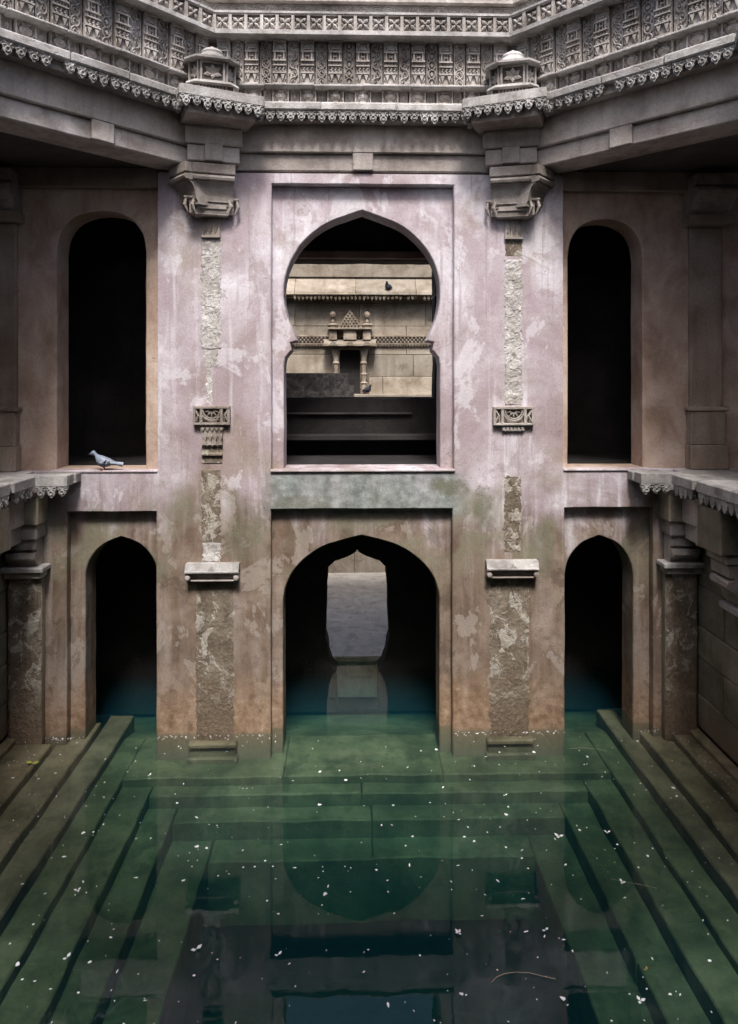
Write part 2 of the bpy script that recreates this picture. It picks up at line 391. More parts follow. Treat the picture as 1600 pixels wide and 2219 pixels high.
# sill stones
for x0, x1, e in ((-.975, 1.27, .03), (-3.62, -2.335, .015), (2.605, 3.70, .02)):
    b = MB().box(x0, x1, YW - e, YW + .5, FL - .016, FL + .012, .008); wpart(b, 'sill', 'plaster')

# ------------------------------------------------------------------ rough exposed strips of the old pillars
def rough_strip(x0, x1, z0, z1, y, depth, seed, edge=.02, nx=16):
    """broken render surface; noise-displaced grid, ragged edges"""
    nz = max(3, int((z1 - z0) / ((x1 - x0) / nx))); vs = []; fs = []
    for j in range(nz + 1):
        for i in range(nx + 1):
            u = i / nx; z = z0 + (z1 - z0) * j / nz; x = x0 + (x1 - x0) * u
            rim = min(1, min(i, nx - i, j, nz - j) / 1.0)
            if i in (0, nx): x += edge * (1.5 * noise.noise((z * 7, seed, i)) + 1.2 * noise.noise((z * 31, seed + 2, i)))
            if i in (1, nx - 1): x += edge * .8 * noise.noise((z * 31, seed + 2, nx * (i > 1)))
            if j in (0, nz): z += edge * noise.noise((x * 20, seed, j)) * 2
            d = .65 * depth * (.45 + .8 * noise.fractal((x * 11, z * 9, seed), .8, 2, 4) + .35 * noise.noise((x * 45, z * 45, seed))) if rim else -.004
            vs.append((x, y - max(.0015 if rim else -.02, d), z))
    for j in range(nz):
        for i in range(nx):
            a = j * (nx + 1) + i; fs.append((a, a + 1, a + nx + 2, a + nx + 1))
    return MB().add(vs, fs)

# ================================================================== carved kit (shared meshes, local: x along run, y OUT is -y, z up)
def tooth_mesh(wd, ht):
    h = wd / 2 * .97
    o = [(h, 0), (h, -.30 * ht), (h * .90, -.38 * ht), (h * .74, -.44 * ht), (h * .70, -.54 * ht), (h * .72, -.64 * ht), (h * .58, -.76 * ht), (h * .34, -.83 * ht), (h * .26, -.93 * ht), (0, -ht)]
    poly = [(-x, z) for x, z in o[:-1]] + [o[-1]] + [(x, z) for x, z in o[:-1]][::-1]
    m = MB().prism(poly, -.022, .022)
    ring = [(math.cos(a) * h * .38, -.03, -.58 * ht + math.sin(a) * h * .42) for a in [k * math.pi / 4 for k in range(9)]]
    m.tube(ring, h * .13, 4)
    for s in (-1, 1):
        m.tube([(s * h * .95, -.024, -.08 * ht), (s * h * .50, -.032, -.12 * ht), (s * h * .36, -.030, -.26 * ht), (s * h * .72, -.024, -.34 * ht)], h * .12, 4)
    return m.mesh('fringe_tooth', 'slab')
def rosette_mesh(wd, ht):
    m = MB(); h = wd / 2; t = .018
    m.box(-h, h, 0, .05, 0, .014); m.box(-h, h, 0, .05, ht - .014, ht)
    m.box(-h, -h + t, 0, .05, .014, ht - .014); m.box(h - t, h, 0, .05, .014, ht - .014)
    m.box(-h + t, h - t, .040, .05, .014, ht - .014)
    c = ht / 2; r = min(h - t, c - .014)
    for k in range(4):
        a = k * math.pi / 2 + math.pi / 4; ca, sa = math.cos(a), math.sin(a)
        L = r * 1.30; w2 = r * .30
        pts = [(0, .006, 0), (L * .5, .012, w2), (L, .020, 0), (L * .5, .012, -w2), (L * .5, -.002, 0)]
        vs = [(x * ca - z * sa, y, c + x * sa + z * ca) for x, y, z in pts]
        m.add(vs + [(vs[0][0], .05, vs[0][2]), (vs[1][0], .05, vs[1][2]), (vs[2][0], .05, vs[2][2]), (vs[3][0], .05, vs[3][2])],
              [(0, 1, 4), (1, 2, 4), (2, 3, 4), (3, 0, 4), (0, 5, 6, 1), (1, 6, 7, 2), (2, 7, 8, 3), (3, 8, 5, 0)])
        ca, sa = math.cos(a + math.pi / 4), math.sin(a + math.pi / 4)
        m.tube([(ca * r * .25, .03, c + sa * r * .25), (ca * r * .98, .03, c + sa * r * .98)], .006, 4)
    m.lathe([(.001, -.012), (r * .14, -.008), (r * .18, .02)], 8, Matrix.Translation((0, .004, c)) @ Matrix.Rotation(math.pi / 2, 4, 'X') @ Matrix.Scale(-1, 4, (0, 0, 1)))
    return m.mesh('rosette_panel', 'carved')
def niche_mesh(wd, ht, var):
    """pilaster panel carved as a little tiered tower"""
    m = MB(); h = wd / 2; rnd = random.Random(var)
    m.box(-h, h, 0, .05, 0, ht)                                  # slab
    def row(z0, z1, k, f, o=-.018, gap=.45):
        for i in range(k):
            c = -h * f + 2 * h * f * (i + .5) / k; q = h * f / k * (1 - gap)
            m.box(c - q, c + q, o, .001, z0, z1)
    m.box(-h, h, -.018, .001, 0, ht * .06)
    # bottom: two hanging drops and curls
    for s in (-1, 1):
        m.prism([(s * h * .5 - h * .3, ht * .24), (s * h * .5, ht * .10), (s * h * .5 + h * .3, ht * .24)] , -.027, .001)
        m.tube([(s * h * .85, -.006, ht * .24), (s * h * .9, -.012, ht * .14), (s * h * .6, -.014, ht * .085), (s * h * .4, -.01, ht * .13)], h * .08, 4)
    m.box(-h * .98, h * .98, -.033, .001, ht * .255, ht * .285)
    # lattice neck
    k = 3
    for i in range(k):
        for j in range(3):
            c = (-.55 + .55 * i) * h + (0 if j % 2 else .12 * h); z = ht * (.31 + j * .038)
            m.box(c - h * .12, c + h * .12, -.024, .001, z - ht * .012, z + ht * .012)
    m.box(-h * .98, h * .98, -.036, .001, ht * .425, ht * .445)
    row(ht * .455, ht * .515, 4 + var % 2, .95)
    m.box(-h * .98, h * .98, -.042, .001, ht * .525, ht * .55)
    # window cell
    m.box(-h * .75, -h * .55, -.033, .001, ht * .56, ht * .72); m.box(h * .55, h * .75, -.033, .001, ht * .56, ht * .72)
    m.box(-h * .28, -h * .16, -.02, .001, ht * .56, ht * .72); m.box(h * .16, h * .28, -.02, .001, ht * .56, ht * .72)
    m.box(-h * .28, h * .28, -.027, .001, ht * .63, ht * .65)
    m.box(-h * .9, h * .9, -.039, .001, ht * .72, ht * .745)
    m.box(-h * .7, h * .7, -.02, .001, ht * .765, ht * .785)
    m.box(-h * .5, h * .5, -.027, .001, ht * .80, ht * .825); m.box(-h * .3, h * .3, -.024, .001, ht * .84, ht * .86)
    for s in (-1, 1):        # corner leaves
        m.tube([(s * h * .95, -.006, ht * .74), (s * h * .80, -.014, ht * .84), (s * h * .55, -.014, ht * .90), (s * h * .9, -.008, ht * .93)], h * .11, 4)
    m.box(-h, h, -.018, .001, ht * .945, ht)
    return m.mesh('niche_panel', 'carved')
def scroll_mesh(wd, ht, var):
    m = MB(); h = wd / 2
    m.box(-h, h, .0, .05, 0, ht)
    m.box(-h, -h * .86, -.014, .001, 0, ht); m.box(h * .86, h, -.014, .001, 0, ht)
    n = 5; cell = ht / n
    for i in range(n):
        zc = cell * (i + .5); s = 1 if i % 2 else -1
        if var == 0:      # wave scroll with curls
            m.tube([(s * h * .15 + s * h * .55 * math.cos(t), -.014, zc + cell * .48 * math.sin(t)) for t in [-2.2 + .55 * q for q in range(9)]], h * .16, 4)
            m.tube([(s * h * .10 + s * h * .26 * math.cos(t), -.014, zc + cell * .24 * math.sin(t)) for t in [q * .9 for q in range(6)]], h * .14, 4)
            m.prism([(-s * h * .75 - h * .15, zc - cell * .2), (-s * h * .75 + h * .15, zc), (-s * h * .75 - h * .1, zc + cell * .25)], -.024, .001)
        else:             # interlocked rings with a bud
            m.tube([(h * .68 * math.cos(t), -.014, zc + cell * .50 * math.sin(t)) for t in [q * math.pi / 5 for q in range(11)]], h * .16, 4)
            if var == 1:
                m.prism([(-h * .3, zc), (0, zc - cell * .26), (h * .3, zc), (0, zc + cell * .26)], -.026, .001)
            else:
                m.tube([(h * .34 * math.cos(t), -.014, zc + cell * .25 * math.sin(t)) for t in [q * .95 for q in range(6)]], h * .14, 4)
    return m.mesh('scroll_panel', 'carved')
def pot_mesh(wd, ht):
    m = MB(); h = wd / 2
    m.box(-h, h, .03, .06, 0, ht)
    m.box(-h, -h * .86, .0, .031, 0, ht); m.box(h * .86, h, .0, .031, 0, ht); m.box(-h, h, .01, .031, ht * .9, ht)
    prof = [(.30, .02), (.42, .06), (.42, .12), (.34, .16), (.62, .30), (.70, .45), (.66, .60), (.40, .72), (.36, .78), (.50, .84), (.50, .9)]
    m.lathe([(r * h, z * ht) for r, z in prof], 12, Matrix.Translation((0, .022, 0)) @ Matrix.Scale(.45, 4, (0, 1, 0)))
    m.box(-h * .34, h * .34, -.014, .0, ht * .36, ht * .58)
    m.box(-h * .06, h * .06, -.02, -.013, ht * .36, ht * .58); m.box(-h * .34, h * .34, -.02, -.013, ht * .45, ht * .49)
    for s in (-1, 1):
        m.tube([(s * h * .84, .01, ht * .05), (s * h * .55, .008, ht * .14), (s * h * .78, .006, ht * .28), (s * h * .84, .012, ht * .4)], h * .06, 4)
        m.tube([(s * h * .84, .01, ht * .85), (s * h * .60, .008, ht * .76), (s * h * .80, .006, ht * .64)], h * .06, 4)
    return m.mesh('pot_panel', 'carved')
def lozenge_mesh(wd, ht):
    m = MB(); h = wd / 2
    m.box(-h, h, .035, .06, 0, ht)
    m.add([(-h * .7, .035, ht * .5), (0, .035, ht * .05), (h * .7, .035, ht * .5), (0, .035, ht * .95), (0, .0, ht * .5)], [(0, 1, 4), (1, 2, 4), (2, 3, 4), (3, 0, 4)])
    return m.mesh('lozenge_panel', 'carved')
TOOTH = tooth_mesh(.118, .135)
ROS = rosette_mesh(.177, .20)
NIC = [niche_mesh(.155, .54, v) for v in range(2)]
SCR = [scroll_mesh(.125, .54, v) for v in range(3)]
POT = pot_mesh(.19, .165); LOZ = lozenge_mesh(.10, .165)

def teeth(parent, u0, u1, y, z, me=None, pitch=.12, M4=None, miss=.04):
    n = max(1, round((u1 - u0) / pitch)); p = (u1 - u0) / n
    for i in range(n):
        if random.random() < miss: continue
        loc = Matrix.Translation((u0 + p * (i + .5) + random.uniform(-.004, .004), y + random.uniform(-.003, .003), z)) @ Matrix.Rotation(random.uniform(-.04, .04), 4, 'Y') @ Matrix.Scale(p / .12, 4, (1, 0, 0)) @ Matrix.Scale(random.uniform(.84, 1.04), 4, (0, 0, 1))
        place('fringe_tooth', me or TOOTH, parent, (M4 @ loc) if M4 else loc)

# ================================================================== OCTAGON: beams, cornices, parapets
VL = Vector((-1.68, 8.37)); VR = Vector((1.97, 8.37)); DG = 2.10
SL = VL + Vector((-DG, -DG)); SR = VR + Vector((DG, -DG))
NL = Vector((SL.x, 2.7)); NR = Vector((SR.x, 2.7)); BL = NL + Vector((DG, -DG)); BR = NR + Vector((-DG, -DG))
T8 = math.tan(R(22.5))
def back(d):      # the four far corners of the octagon moved outwards by d
    return SL + Vector((-d, d * T8)), VL + Vector((-d * T8, d)), VR + Vector((d * T8, d)), SR + Vector((d, d * T8))
def run_frame(P, Q):
    """local frame: x along the run (left to right seen from the well), -y towards the well"""
    d = (Q - P).normalized(); return Matrix(((d.x, -d.y, 0, P.x), (d.y, d.x, 0, P.y), (0, 0, 1, 0), (0, 0, 0, 1))), (Q - P).length
def mitre(L, of, ob, z0, z1, dy=0.0):
    f, k = of * T8, ob * T8
    vs = [(x, y, z) for z in (z0, z1) for x, y in ((f, -of), (L - f, -of), (L - k, -ob), (k, -ob))]
    return MB().add(vs, [(3, 2, 1, 0), (4, 5, 6, 7), (0, 1, 5, 4), (1, 2, 6, 5), (2, 3, 7, 6), (3, 0, 4, 7)])
def beam(P, Q, label, z0=6.83, z1=7.50, th=.5, tpos=.5):
    F, L = run_frame(P, Q); e = empty('stone_beam', F @ Matrix.Translation((0, 0, z0)), label=label, cat='beam')
    h = z1 - z0; s = .21; inset = .055
    MB().box(-th * T8 * .0, L, 0, th, s, h, .012).build('upper_course', 'beam', e)
    MB().box(.003, L - .003, inset, th - .002, 0, s - .001, .012).build('lower_course', 'beam', e)
    c = L * tpos; MB().box(c - .125, c + .125, .004, inset + .02, .0, s + .002, .01).build('tab_block', 'beam', e)
    return e
beam(VL, VR, 'grey stone beam over the middle arch, spanning between the two capitals')
beam(SL, VL, 'diagonal stone beam with a recessed band running off to the upper left', tpos=.55)
beam(VR, SR, 'diagonal stone beam with a recessed band running off to the upper right', tpos=.45)
beam(NL, SL, 'stone beam along the left side of the shaft, nearer than the diagonal beam')
beam(SR, NR, 'stone beam along the right side of the shaft, nearer than the diagonal beam')
beam(BL, NL, 'diagonal stone beam at the near left of the shaft')
beam(NR, BR, 'diagonal stone beam at the near right of the shaft')
beam(BR, BL, 'stone beam over the near side of the shaft')

def cornice(P, Q, label, inL, inR):
    F, L = run_frame(P, Q); e = empty('cornice_slab', F @ Matrix.Translation((0, 0, 7.46)), label=label, cat='cornice')
    o = .43; k = o * T8
    n = 3; xs = [k + inL] + [k + inL + (L - 2 * k - inL - inR) * t / n + random.uniform(-.1, .1) for t in range(1, n)] + [L - k - inR]
    for a, c in zip(xs[:-1], xs[1:]):
        dz = random.uniform(-.004, .006)
        MB().box(a + .002, c - .002, -o + random.uniform(-.006, .006), .1, 0 + dz, .10 + dz, .016).build('slab_stone', 'slab', e)
    MB().box(k * .8 + inL, L - k * .8 - inR, -o + .09, .12, -.09, -.001).build('soffit_course', 'capital', e)
    teeth(e, k + inL + .005, L - k - inR - .005, -o + .045, 0.0)
    return e
INP = .33
C0, C1, C2, C3 = back(.20)
cornice(C1, C2, 'straight grey cornice slab with hanging teeth above the middle beam', INP, INP)
cornice(C0, C1, 'slanting grey cornice slab with hanging teeth at the upper left', INP, INP)
cornice(C2, C3, 'slanting grey cornice slab with hanging teeth at the upper right', INP, INP)

def parapet(P, Q, label, npair, nros):
    F, L = run_frame(P, Q); e = empty('carved_parapet', F @ Matrix.Translation((0, 0, 7.562)), label=label, cat='parapet')
    def span(o): return o * T8, L - o * T8
    mitre(L, .14, -.2, 0, .80).build('backing_wall', 'capital', e)
    # pot row
    a, c = span(.20); p = (c - a) / npair
    for i in range(npair):
        x = a + p * (i + .5)
        place('pot_panel', POT, e, Matrix.Translation((x, -.215, .062)) @ Matrix.Scale(p / .32, 4, (1, 0, 0)))
        if i and (i + npair) % 7 != 3: place('lozenge_panel', LOZ, e, Matrix.Translation((x - p / 2, -.20, .062)))
    mitre(L, .24, .13, 0, .061).build('foot_moulding', 'slab', e)
    # ledge, one stone for every two bays, edges uneven
    a, c = span(.30); k = npair // 2 + 1
    for i in range(k):
        x0 = a + (c - a) * i / k; x1 = a + (c - a) * (i + 1) / k
        MB().box(x0 + .002, x1 - .002, -.30 + random.uniform(-.014, .014), -.13, .222 + random.uniform(-.004, .004), .257, .012).build('ledge_stone', 'slab', e)
    # tall carved panels
    a, c = span(.15); p = (c - a) / npair
    for i in range(npair):
        x = a + p * (i + .5); s = p / .32
        place('niche_panel', NIC[i % 2], e, Matrix.Translation((x, -.215 + random.uniform(-.006, .006), .260)) @ Matrix.Scale(s, 4, (1, 0, 0)))
        if i: place('scroll_panel', SCR[(0, 1, 2, 0, 2, 1, 0)[i % 7]], e, Matrix.Translation((x - p / 2, -.180, .260)) @ Matrix.Scale(s, 4, (1, 0, 0)))
    # rail of rosettes
    mitre(L, .38, -.2, .802, .850).build('rail_moulding', 'slab', e)
    a, c = span(.35); p = (c - a) / nros
    for i in range(nros):
        place('rosette_panel', ROS, e, Matrix.Translation((a + p * (i + .5), -.355, .852)) @ Matrix.Scale(p / .177, 4, (1, 0, 0)))
    mitre(L, .30, -.1, .851, 1.05).build('rail_backing', 'dark', e)
    mitre(L, .365, -.1, 1.053, 1.08).build('rail_cap', 'slab', e)
    return e
P0, P1, P2, P3 = back(.17)
parapet(P1, P2, 'straight carved stone parapet of niches and scrolls between the two little domes', 11, 19)
parapet(P0, P1, 'slanting carved stone parapet at the upper left, left of the left little dome', 9, 15)
parapet(P2, P3, 'slanting carved stone parapet at the upper right, right of the right little dome', 9, 15)

# upper shaft wall behind the rail: carved courses, plain masonry above
def motif_mesh(kind):
    m = MB()
    if kind == 0:
        m.tube([(.05 * math.cos(t) * (1 - t * .09), 0, .05 + .05 * math.sin(t) * (1 - t * .09)) for t in [q * .7 for q in range(10)]], .010, 4)
        m.tube([(-.07, .004, .0), (-.068, 0, .07), (-.03, 0, .112), (.03, 0, .112), (.068, 0, .07), (.07, .004, .0)], .009, 4)
    else:
        m.box(-.036, -.024, -.012, .012, 0, .13); m.box(.024, .036, -.012, .012, 0, .13)
        m.prism([(-.02, .03), (0, .0), (.02, .03), (0, .11)], -.014, .01)
        m.tube([(-.03, -.004, .12), (0, -.012, .145), (.03, -.004, .12)], .008, 4)
    return m.mesh('relief_motif', 'carved')
MO = [motif_mesh(0), motif_mesh(1)]
def shaft(P, Q, label, carve):
    F, L = run_frame(P, Q); e = empty('shaft_wall', F @ Matrix.Translation((0, 0, 8.3)), label=label, cat='wall')
    mitre(L, -.08, -.5, 0, .57).build('carved_course', 'carved', e)
    mitre(L, 0, -.5, .572, .605).build('string_course', 'carved', e)
    mitre(L, -.05, -.5, .607, .80).build('carved_course', 'capital', e)
    mitre(L, 0, -.5, .802, 1.35).build('masonry', 'beam', e)
    if carve:
        n = int(L / .155)
        for i in range(n): place('relief_motif', MO[0], e, Matrix.Translation((L * (i + .5) / n, .075, .44)))
        n = int(L / .10)
        for i in range(n): place('relief_motif', MO[1], e, Matrix.Translation((L * (i + .5) / n, .045, .615)))
for P, Q, l, cv in ((VL, VR, 'dark carved courses of the shaft wall above the straight rosette rail', 1), (SL, VL, 'carved shaft wall above the left slanting rail', 1), (VR, SR, 'carved shaft wall above the right slanting rail', 1),
                (NL, SL, 'shaft wall over the left side', 0), (SR, NR, 'shaft wall over the right side', 0), (BL, NL, 'shaft wall over the near left diagonal', 0), (NR, BR, 'shaft wall over the near right diagonal', 0), (BR, BL, 'shaft wall over the near side', 0)):
    shaft(P, Q, l, cv)

# ================================================================== ENGAGED PILLARS of the octagon
def arm_profile():
    """bracket seen from the side: (out, z)"""
    return [(0, -.52), (.10, -.52)] + curve([(.16, -.51), (.22, -.44), (.25, -.36), (.33, -.31)], 3) + curve([(.36, -.30), (.395, -.27), (.40, -.225), (.37, -.20)], 3) + [(.30, -.195), (.30, -.165), (.38, -.16), (.385, -.04), (.36, -.035), (0, -.035)]
def arm(parent, rz, wdt, length, z, x=0, y=0):
    pr = [(o * length / .385, zz) for o, zz in arm_profile()]
    n = len(pr); vs = [(-wdt / 2, -o, zz) for o, zz in pr] + [(wdt / 2, -o, zz) for o, zz in pr]
    fs = [tuple(range(n)), tuple(range(2 * n - 1, n - 1, -1))] + [(i, (i + 1) % n, (i + 1) % n + n, i + n) for i in range(n)]
    m = MB().add(vs, fs)
    m.tube([(-wdt / 2 + .015, -length * .93, -.26 + z * 0), (wdt / 2 - .015, -length * .93, -.26)], .038, 8)
    return m.build('bracket_arm', 'capital', parent) if False else place('bracket_arm', m.mesh('bracket_arm', 'capital'), parent, Matrix.Translation((x, y, z)) @ Matrix.Rotation(rz, 4, 'Z'))
def step_arm(parent, rz, wdt, length, z, x=0, y=0):
    """square stepped bracket: abacus slab, roll, cavetto block, foot"""
    m = MB(); h = wdt / 2; L = length
    m.box(-h, h, -L, .05, -.155, -.035, .01)
    m.tube([(-h + .012, -L * .93, -.20), (h - .012, -L * .93, -.20)], .034, 8)
    m.box(-h + .01, h - .01, -L * .86, .05, -.235, -.158)
    pr = [(.05, -.47), (-L * .50, -.47)] + curve([(-L * .56, -.44), (-L * .60, -.36), (-L * .70, -.28), (-L * .88, -.236)], 3) + [(.05, -.236)]
    n = len(pr); q = h - .02
    for i in range(1, n - 2):
        a, c = pr[i], pr[i + 1]
        vs = [(sx_, yy, zz) for sx_ in (-q, q) for yy, zz in (a, c, (.05, c[1]), (.05, a[1]))]
        m.add(vs, [(0, 1, 2, 3), (7, 6, 5, 4), (0, 4, 5, 1)])
    m.box(-q, q, -L * .5, .05, -.50, -.471)
    return place('bracket_arm', m.mesh('bracket_arm', 'capital'), parent, Matrix.Translation((x, y, z)) @ Matrix.Rotation(rz, 4, 'Z'))
def scroll_plate(parent, wdt, z, hgt, out, mat='capital'):
    m = MB(); h = wdt / 2
    m.box(-h, h, -out, .05, z + hgt * .86, z + hgt, .006)
    m.box(-h * .80, h * .80, -out + .03, .05, z, z + hgt * .86)
    m.box(-h * .66, h * .66, -out - .004, .0, z + hgt * .70, z + hgt * .78); m.box(-h * .55, h * .55, -out + .012, .0, z + hgt * .25, z + hgt * .6, .01)
    for s in (-1, 1):
        m.tube([(s * h * .62, -out, z + hgt * .86), (s * h * .70, -out - .01, z + hgt * .45), (s * h * .60, -out, z + .0)], [.016, .024, .006], 6)
        m.tube([(s * h * .92, -out + .02, z + hgt * .86), (s * h * .97, -out + .01, z + hgt * .45), (s * h * .85, -out + .02, z + .0)], [.014, .022, .006], 6)
    return m.build('scroll_plate', mat, parent)

def half_oct(w, d, ch):      # plan outline of a projecting bay with cut corners (x, y), out = -y
    return [(-w, .1), (-w, -d + ch), (-w + ch, -d), (w - ch, -d), (w, -d + ch), (w, .1)]
def slab_poly(mb, poly, z0, z1, ins=0.0):
    n = len(poly); vs = [(x, y, z0) for x, y in poly] + [(x * (1 - ins), y + (ins * .3 if y < 0 else 0), z1) for x, y in poly]
    mb.add(vs, [tuple(range(n - 1, -1, -1)), tuple(range(n, 2 * n))] + [(i, (i + 1) % n, (i + 1) % n + n, i + n) for i in range(n)])

def flower(mb, T, s):
    for k in range(5):
        a = R(90 + (k - 2) * 52); ca, sa = math.cos(a), math.sin(a); L = s; w2 = s * .3
        pts = [(0, 0, 0), (L * .55, -.006, w2), (L, -.016, 0), (L * .55, -.006, -w2), (L * .55, -.018, 0)]
        mb.add([(x * ca - z * sa, y, x * sa + z * ca) for x, y, z in pts], [(0, 1, 4), (1, 2, 4), (2, 3, 4), (3, 0, 4)], T)
    for k in range(3):
        a = R(270 + (k - 1) * 60); ca, sa = math.cos(a), math.sin(a); L = s * .7; w2 = s * .22
        pts = [(0, 0, 0), (L * .55, -.006, w2), (L, -.012, 0), (L * .55, -.006, -w2), (L * .55, -.018, 0)]
        mb.add([(x * ca - z * sa, y, x * sa + z * ca) for x, y, z in pts], [(0, 1, 4), (1, 2, 4), (2, 3, 4), (3, 0, 4)], T)

def engaged_pillar(V, side, label):
    """side=-1 left, +1 right; local -y points to the middle of the well (half way between both faces)"""
    rz = R(22.5) * (1 if side < 0 else -1) * .62
    e = empty('engaged_pillar', TR(V.x, V.y, 0, rz), label=label, cat='pillar')
    s = -side                       # local +x*s is towards the middle arch
    # entablature block, T block, abacus
    MB().box(-.33 + .02 * s, .33 + .02 * s, -.24, .3, 7.05, 7.37, .012).build('upper_block', 'beam', e)
    MB().box(-.30 + .02 * s, .30 + .02 * s, -.20, .3, 6.86, 7.049, .01).build('lower_block', 'beam', e)
    MB().box(-.105 + .02 * s, .105 + .02 * s, -.238, -.19, 6.862, 7.06, .008).build('tab_block', 'beam', e)
    # two bracket arms: one to the well, one under the diagonal beam
    step_arm(e, 0, .50, .27, 6.86, .02 * s, .02)
    step_arm(e, (R(-62) if side < 0 else R(62)), .42, .34, 6.858, -.10 * s, .06)
    MB().box(-.20, .20, -.10, .2, 6.25, 6.345, .01).build('neck_block', 'capital', e)
    scroll_plate(e, .64, 6.27, .19, .13)
    return e
PL = engaged_pillar(VL, -1, 'left engaged pillar with carved bracket capital and half exposed shaft')
PR = engaged_pillar(VR, 1, 'right engaged pillar with carved bracket capital and half exposed shaft')

def ppart(mb, name, mat, e, smooth=False):
    o = mb.build(name, mat, None, smooth); bpy.context.view_layer.update()
    o.parent = e; o.matrix_parent_inverse = e.matrix_world.inverted(); return o
bpy.context.view_layer.update()
def zpx(y): return 4.31 - (y - 820) / 178.2

def carved_bracket(e, x, z0, z1, wd, long_):
    """small half-rosette console half way up each shaft"""
    m = MB(); h = wd / 2; y = YW
    f = .07
    m.box(x - h, x + h, y - f, y + .02, z1 - .035, z1, .006); m.box(x - h, x + h, y - f, y + .02, z0, z0 + .03, .006)
    m.box(x - h, x + h, y - .015, y + .02, z0 + .03, z1 - .035)
    for xx in (-h, -h * .62, h * .62 - .03, h - .03): m.box(x + xx, x + xx + .03, y - f, y - .014, z0 + .03, z1 - .035)
    c = z1 - .045
    for r_ in (.13, .105): m.tube([(x + r_ * math.cos(t), y - f * .8, c + r_ * math.sin(t)) for t in [math.pi + q * math.pi / 10 for q in range(11)]], .009, 5)
    for k in range(5):
        t = math.pi + math.pi * (k + .5) / 5
        m.prism([(x + .03 * math.cos(t - .5), c + .03 * math.sin(t - .5)), (x + .095 * math.cos(t), c + .095 * math.sin(t)), (x + .03 * math.cos(t + .5), c + .03 * math.sin(t + .5))], y - f * .7, y - .01)
    for s in (-1, 1):
        m.tube([(x + s * h * .9, y - f * .7, z0 + .04), (x + s * h * .72, y - f * .8, (z0 + z1) / 2), (x + s * h * .9, y - f * .7, z1 - .04)], .014, 5)
    ppart(m, 'carved_console', 'capital', e)
    m = MB()
    if long_:
        m.prism([(x - .155, z0 - .001), (x - .125, z0 - .10), (x - .125, z0 - .26), (x + .125, z0 - .26), (x + .125, z0 - .10), (x + .155, z0 - .001)][::-1], y - .035, y + .02)
        for k in range(5): m.prism([(x - .13 + .055 * k, z0 - .03), (x - .105 + .055 * k, z0 - .075), (x - .08 + .055 * k, z0 - .03)], y - .055, y - .03)
        for k in range(4):
            m.prism([(x - .115 + .062 * k, z0 - .24), (x - .085 + .062 * k, z0 - .12), (x - .06 + .062 * k, z0 - .24)], y - .055, y - .03)
            m.prism([(x - .105 + .062 * k, z0 - .13), (x - .075 + .062 * k, z0 - .19), (x - .055 + .062 * k, z0 - .13)][::-1], y - .06, y - .03)
        ppart(m, 'carved_neck', 'capital', e)
        m = MB(); m.box(x - .12, x + .12, y - .012, y + .02, z0 - .40, z0 - .262); m.box(x - .125, x + .125, y - .045, y + .02, z0 - .375, z0 - .335, .01)
        m.box(x - .12, x + .12, y - .010, y + .02, z0 - .46, z0 - .402)
        ppart(m, 'ring_moulding', 'roughlow', e)
    else:
        m.prism([(x - .16, z0 - .001), (x - .13, z0 - .07), (x + .13, z0 - .07), (x + .16, z0 - .001)][::-1], y - .035, y + .02)
        for k in range(6): m.box(x - .13 + .045 * k, x - .105 + .045 * k, y - .05, y - .03, z0 - .06, z0 - .015)
        ppart(m, 'carved_neck', 'capital', e)
def lower_cap(e, x, z1, wd):
    m = MB(); h = wd / 2; y = YW
    sl = [(-.14, -.095), (-.10, -.0), (.01, -.0), (.01, -.095)]
    n = 4; vs = [(x - h, y + a, z1 + b_) for a, b_ in sl] + [(x + h, y + a, z1 + b_) for a, b_ in sl]
    m.add(vs, [(0, 1, 2, 3), (7, 6, 5, 4)] + [(i, (i + 1) % n, (i + 1) % n + n, i + n) for i in range(n)])
    m.prism([(x - .06, z1 - .09), (x + .06, z1 - .09), (x + .012, z1 - .03), (x, z1 - .012), (x - .012, z1 - .03)], y - .152, y - .10)
    m.tube([(x - h + .01, y - .145, z1 - .085), (x + h - .01, y - .145, z1 - .085)], .014, 6)
    ppart(m, 'cap_slab', 'slab', e)
    m = MB(); m.box(x - h * .82, x + h * .82, y - .06, y + .02, z1 - .19, z1 - .096); m.box(x - h * .80, x + h * .9, y - .11, y + .01, z1 - .205, z1 - .188, .004)
    m.box(x - h * .80, x + h * .8, y - .10, y + .01, z1 - .125, z1 - .11, .003)
    for s in (-1, 1):
        m.lathe([(.001, 0), (.028, .004), (.034, .03), (.03, .05), (.012, .054)], 8, Matrix.Translation((x + s * h * .9, y - .09, z1 - .155)) @ Matrix.Rotation(math.pi / 2, 4, 'X'))
        m.box(x + s * h * .9 - .03, x + s * h * .9 + .03, y - .11, y + .01, z1 - .20, z1 - .11, .008)
    ppart(m, 'cap_moulding', 'capital', e)
# left shaft, top to bottom
xl, xr = -1.69, 1.99
for e, x, sd in ((PL, xl, 3), (PR, xr, 8)):
    m = MB(); z = zpx(515)
    m.box(x - .115, x + .115, YW - .02, YW + .02, z, zpx(470))
    for k in range(4):
        q = x - .105 + k * .065; m.box(q, q + .016, YW - .04, YW - .018, z + .01, zpx(470))
    for k in range(3):
        q = x - .08 + k * .065; m.prism([(q - .018, z + .13), (q + .008, z + .05), (q + .034, z + .13), (q + .008, z + .21)], YW - .036, YW - .018)
    m.box(x - .115, x + .115, YW - .042, YW - .018, z - .012, z + .014)
    ppart(m, 'carved_band', 'capital', e)
ppart(rough_strip(xl - .125, xl + .125, zpx(758), zpx(518), YW, 0.017, 1.3), 'exposed_shaft', 'rough', PL)
ppart(rough_strip(xl - .10, xl + .105, zpx(800), zpx(756), YW, 0.012, 2.3, .05, 7), 'exposed_shaft', 'rough', PL)
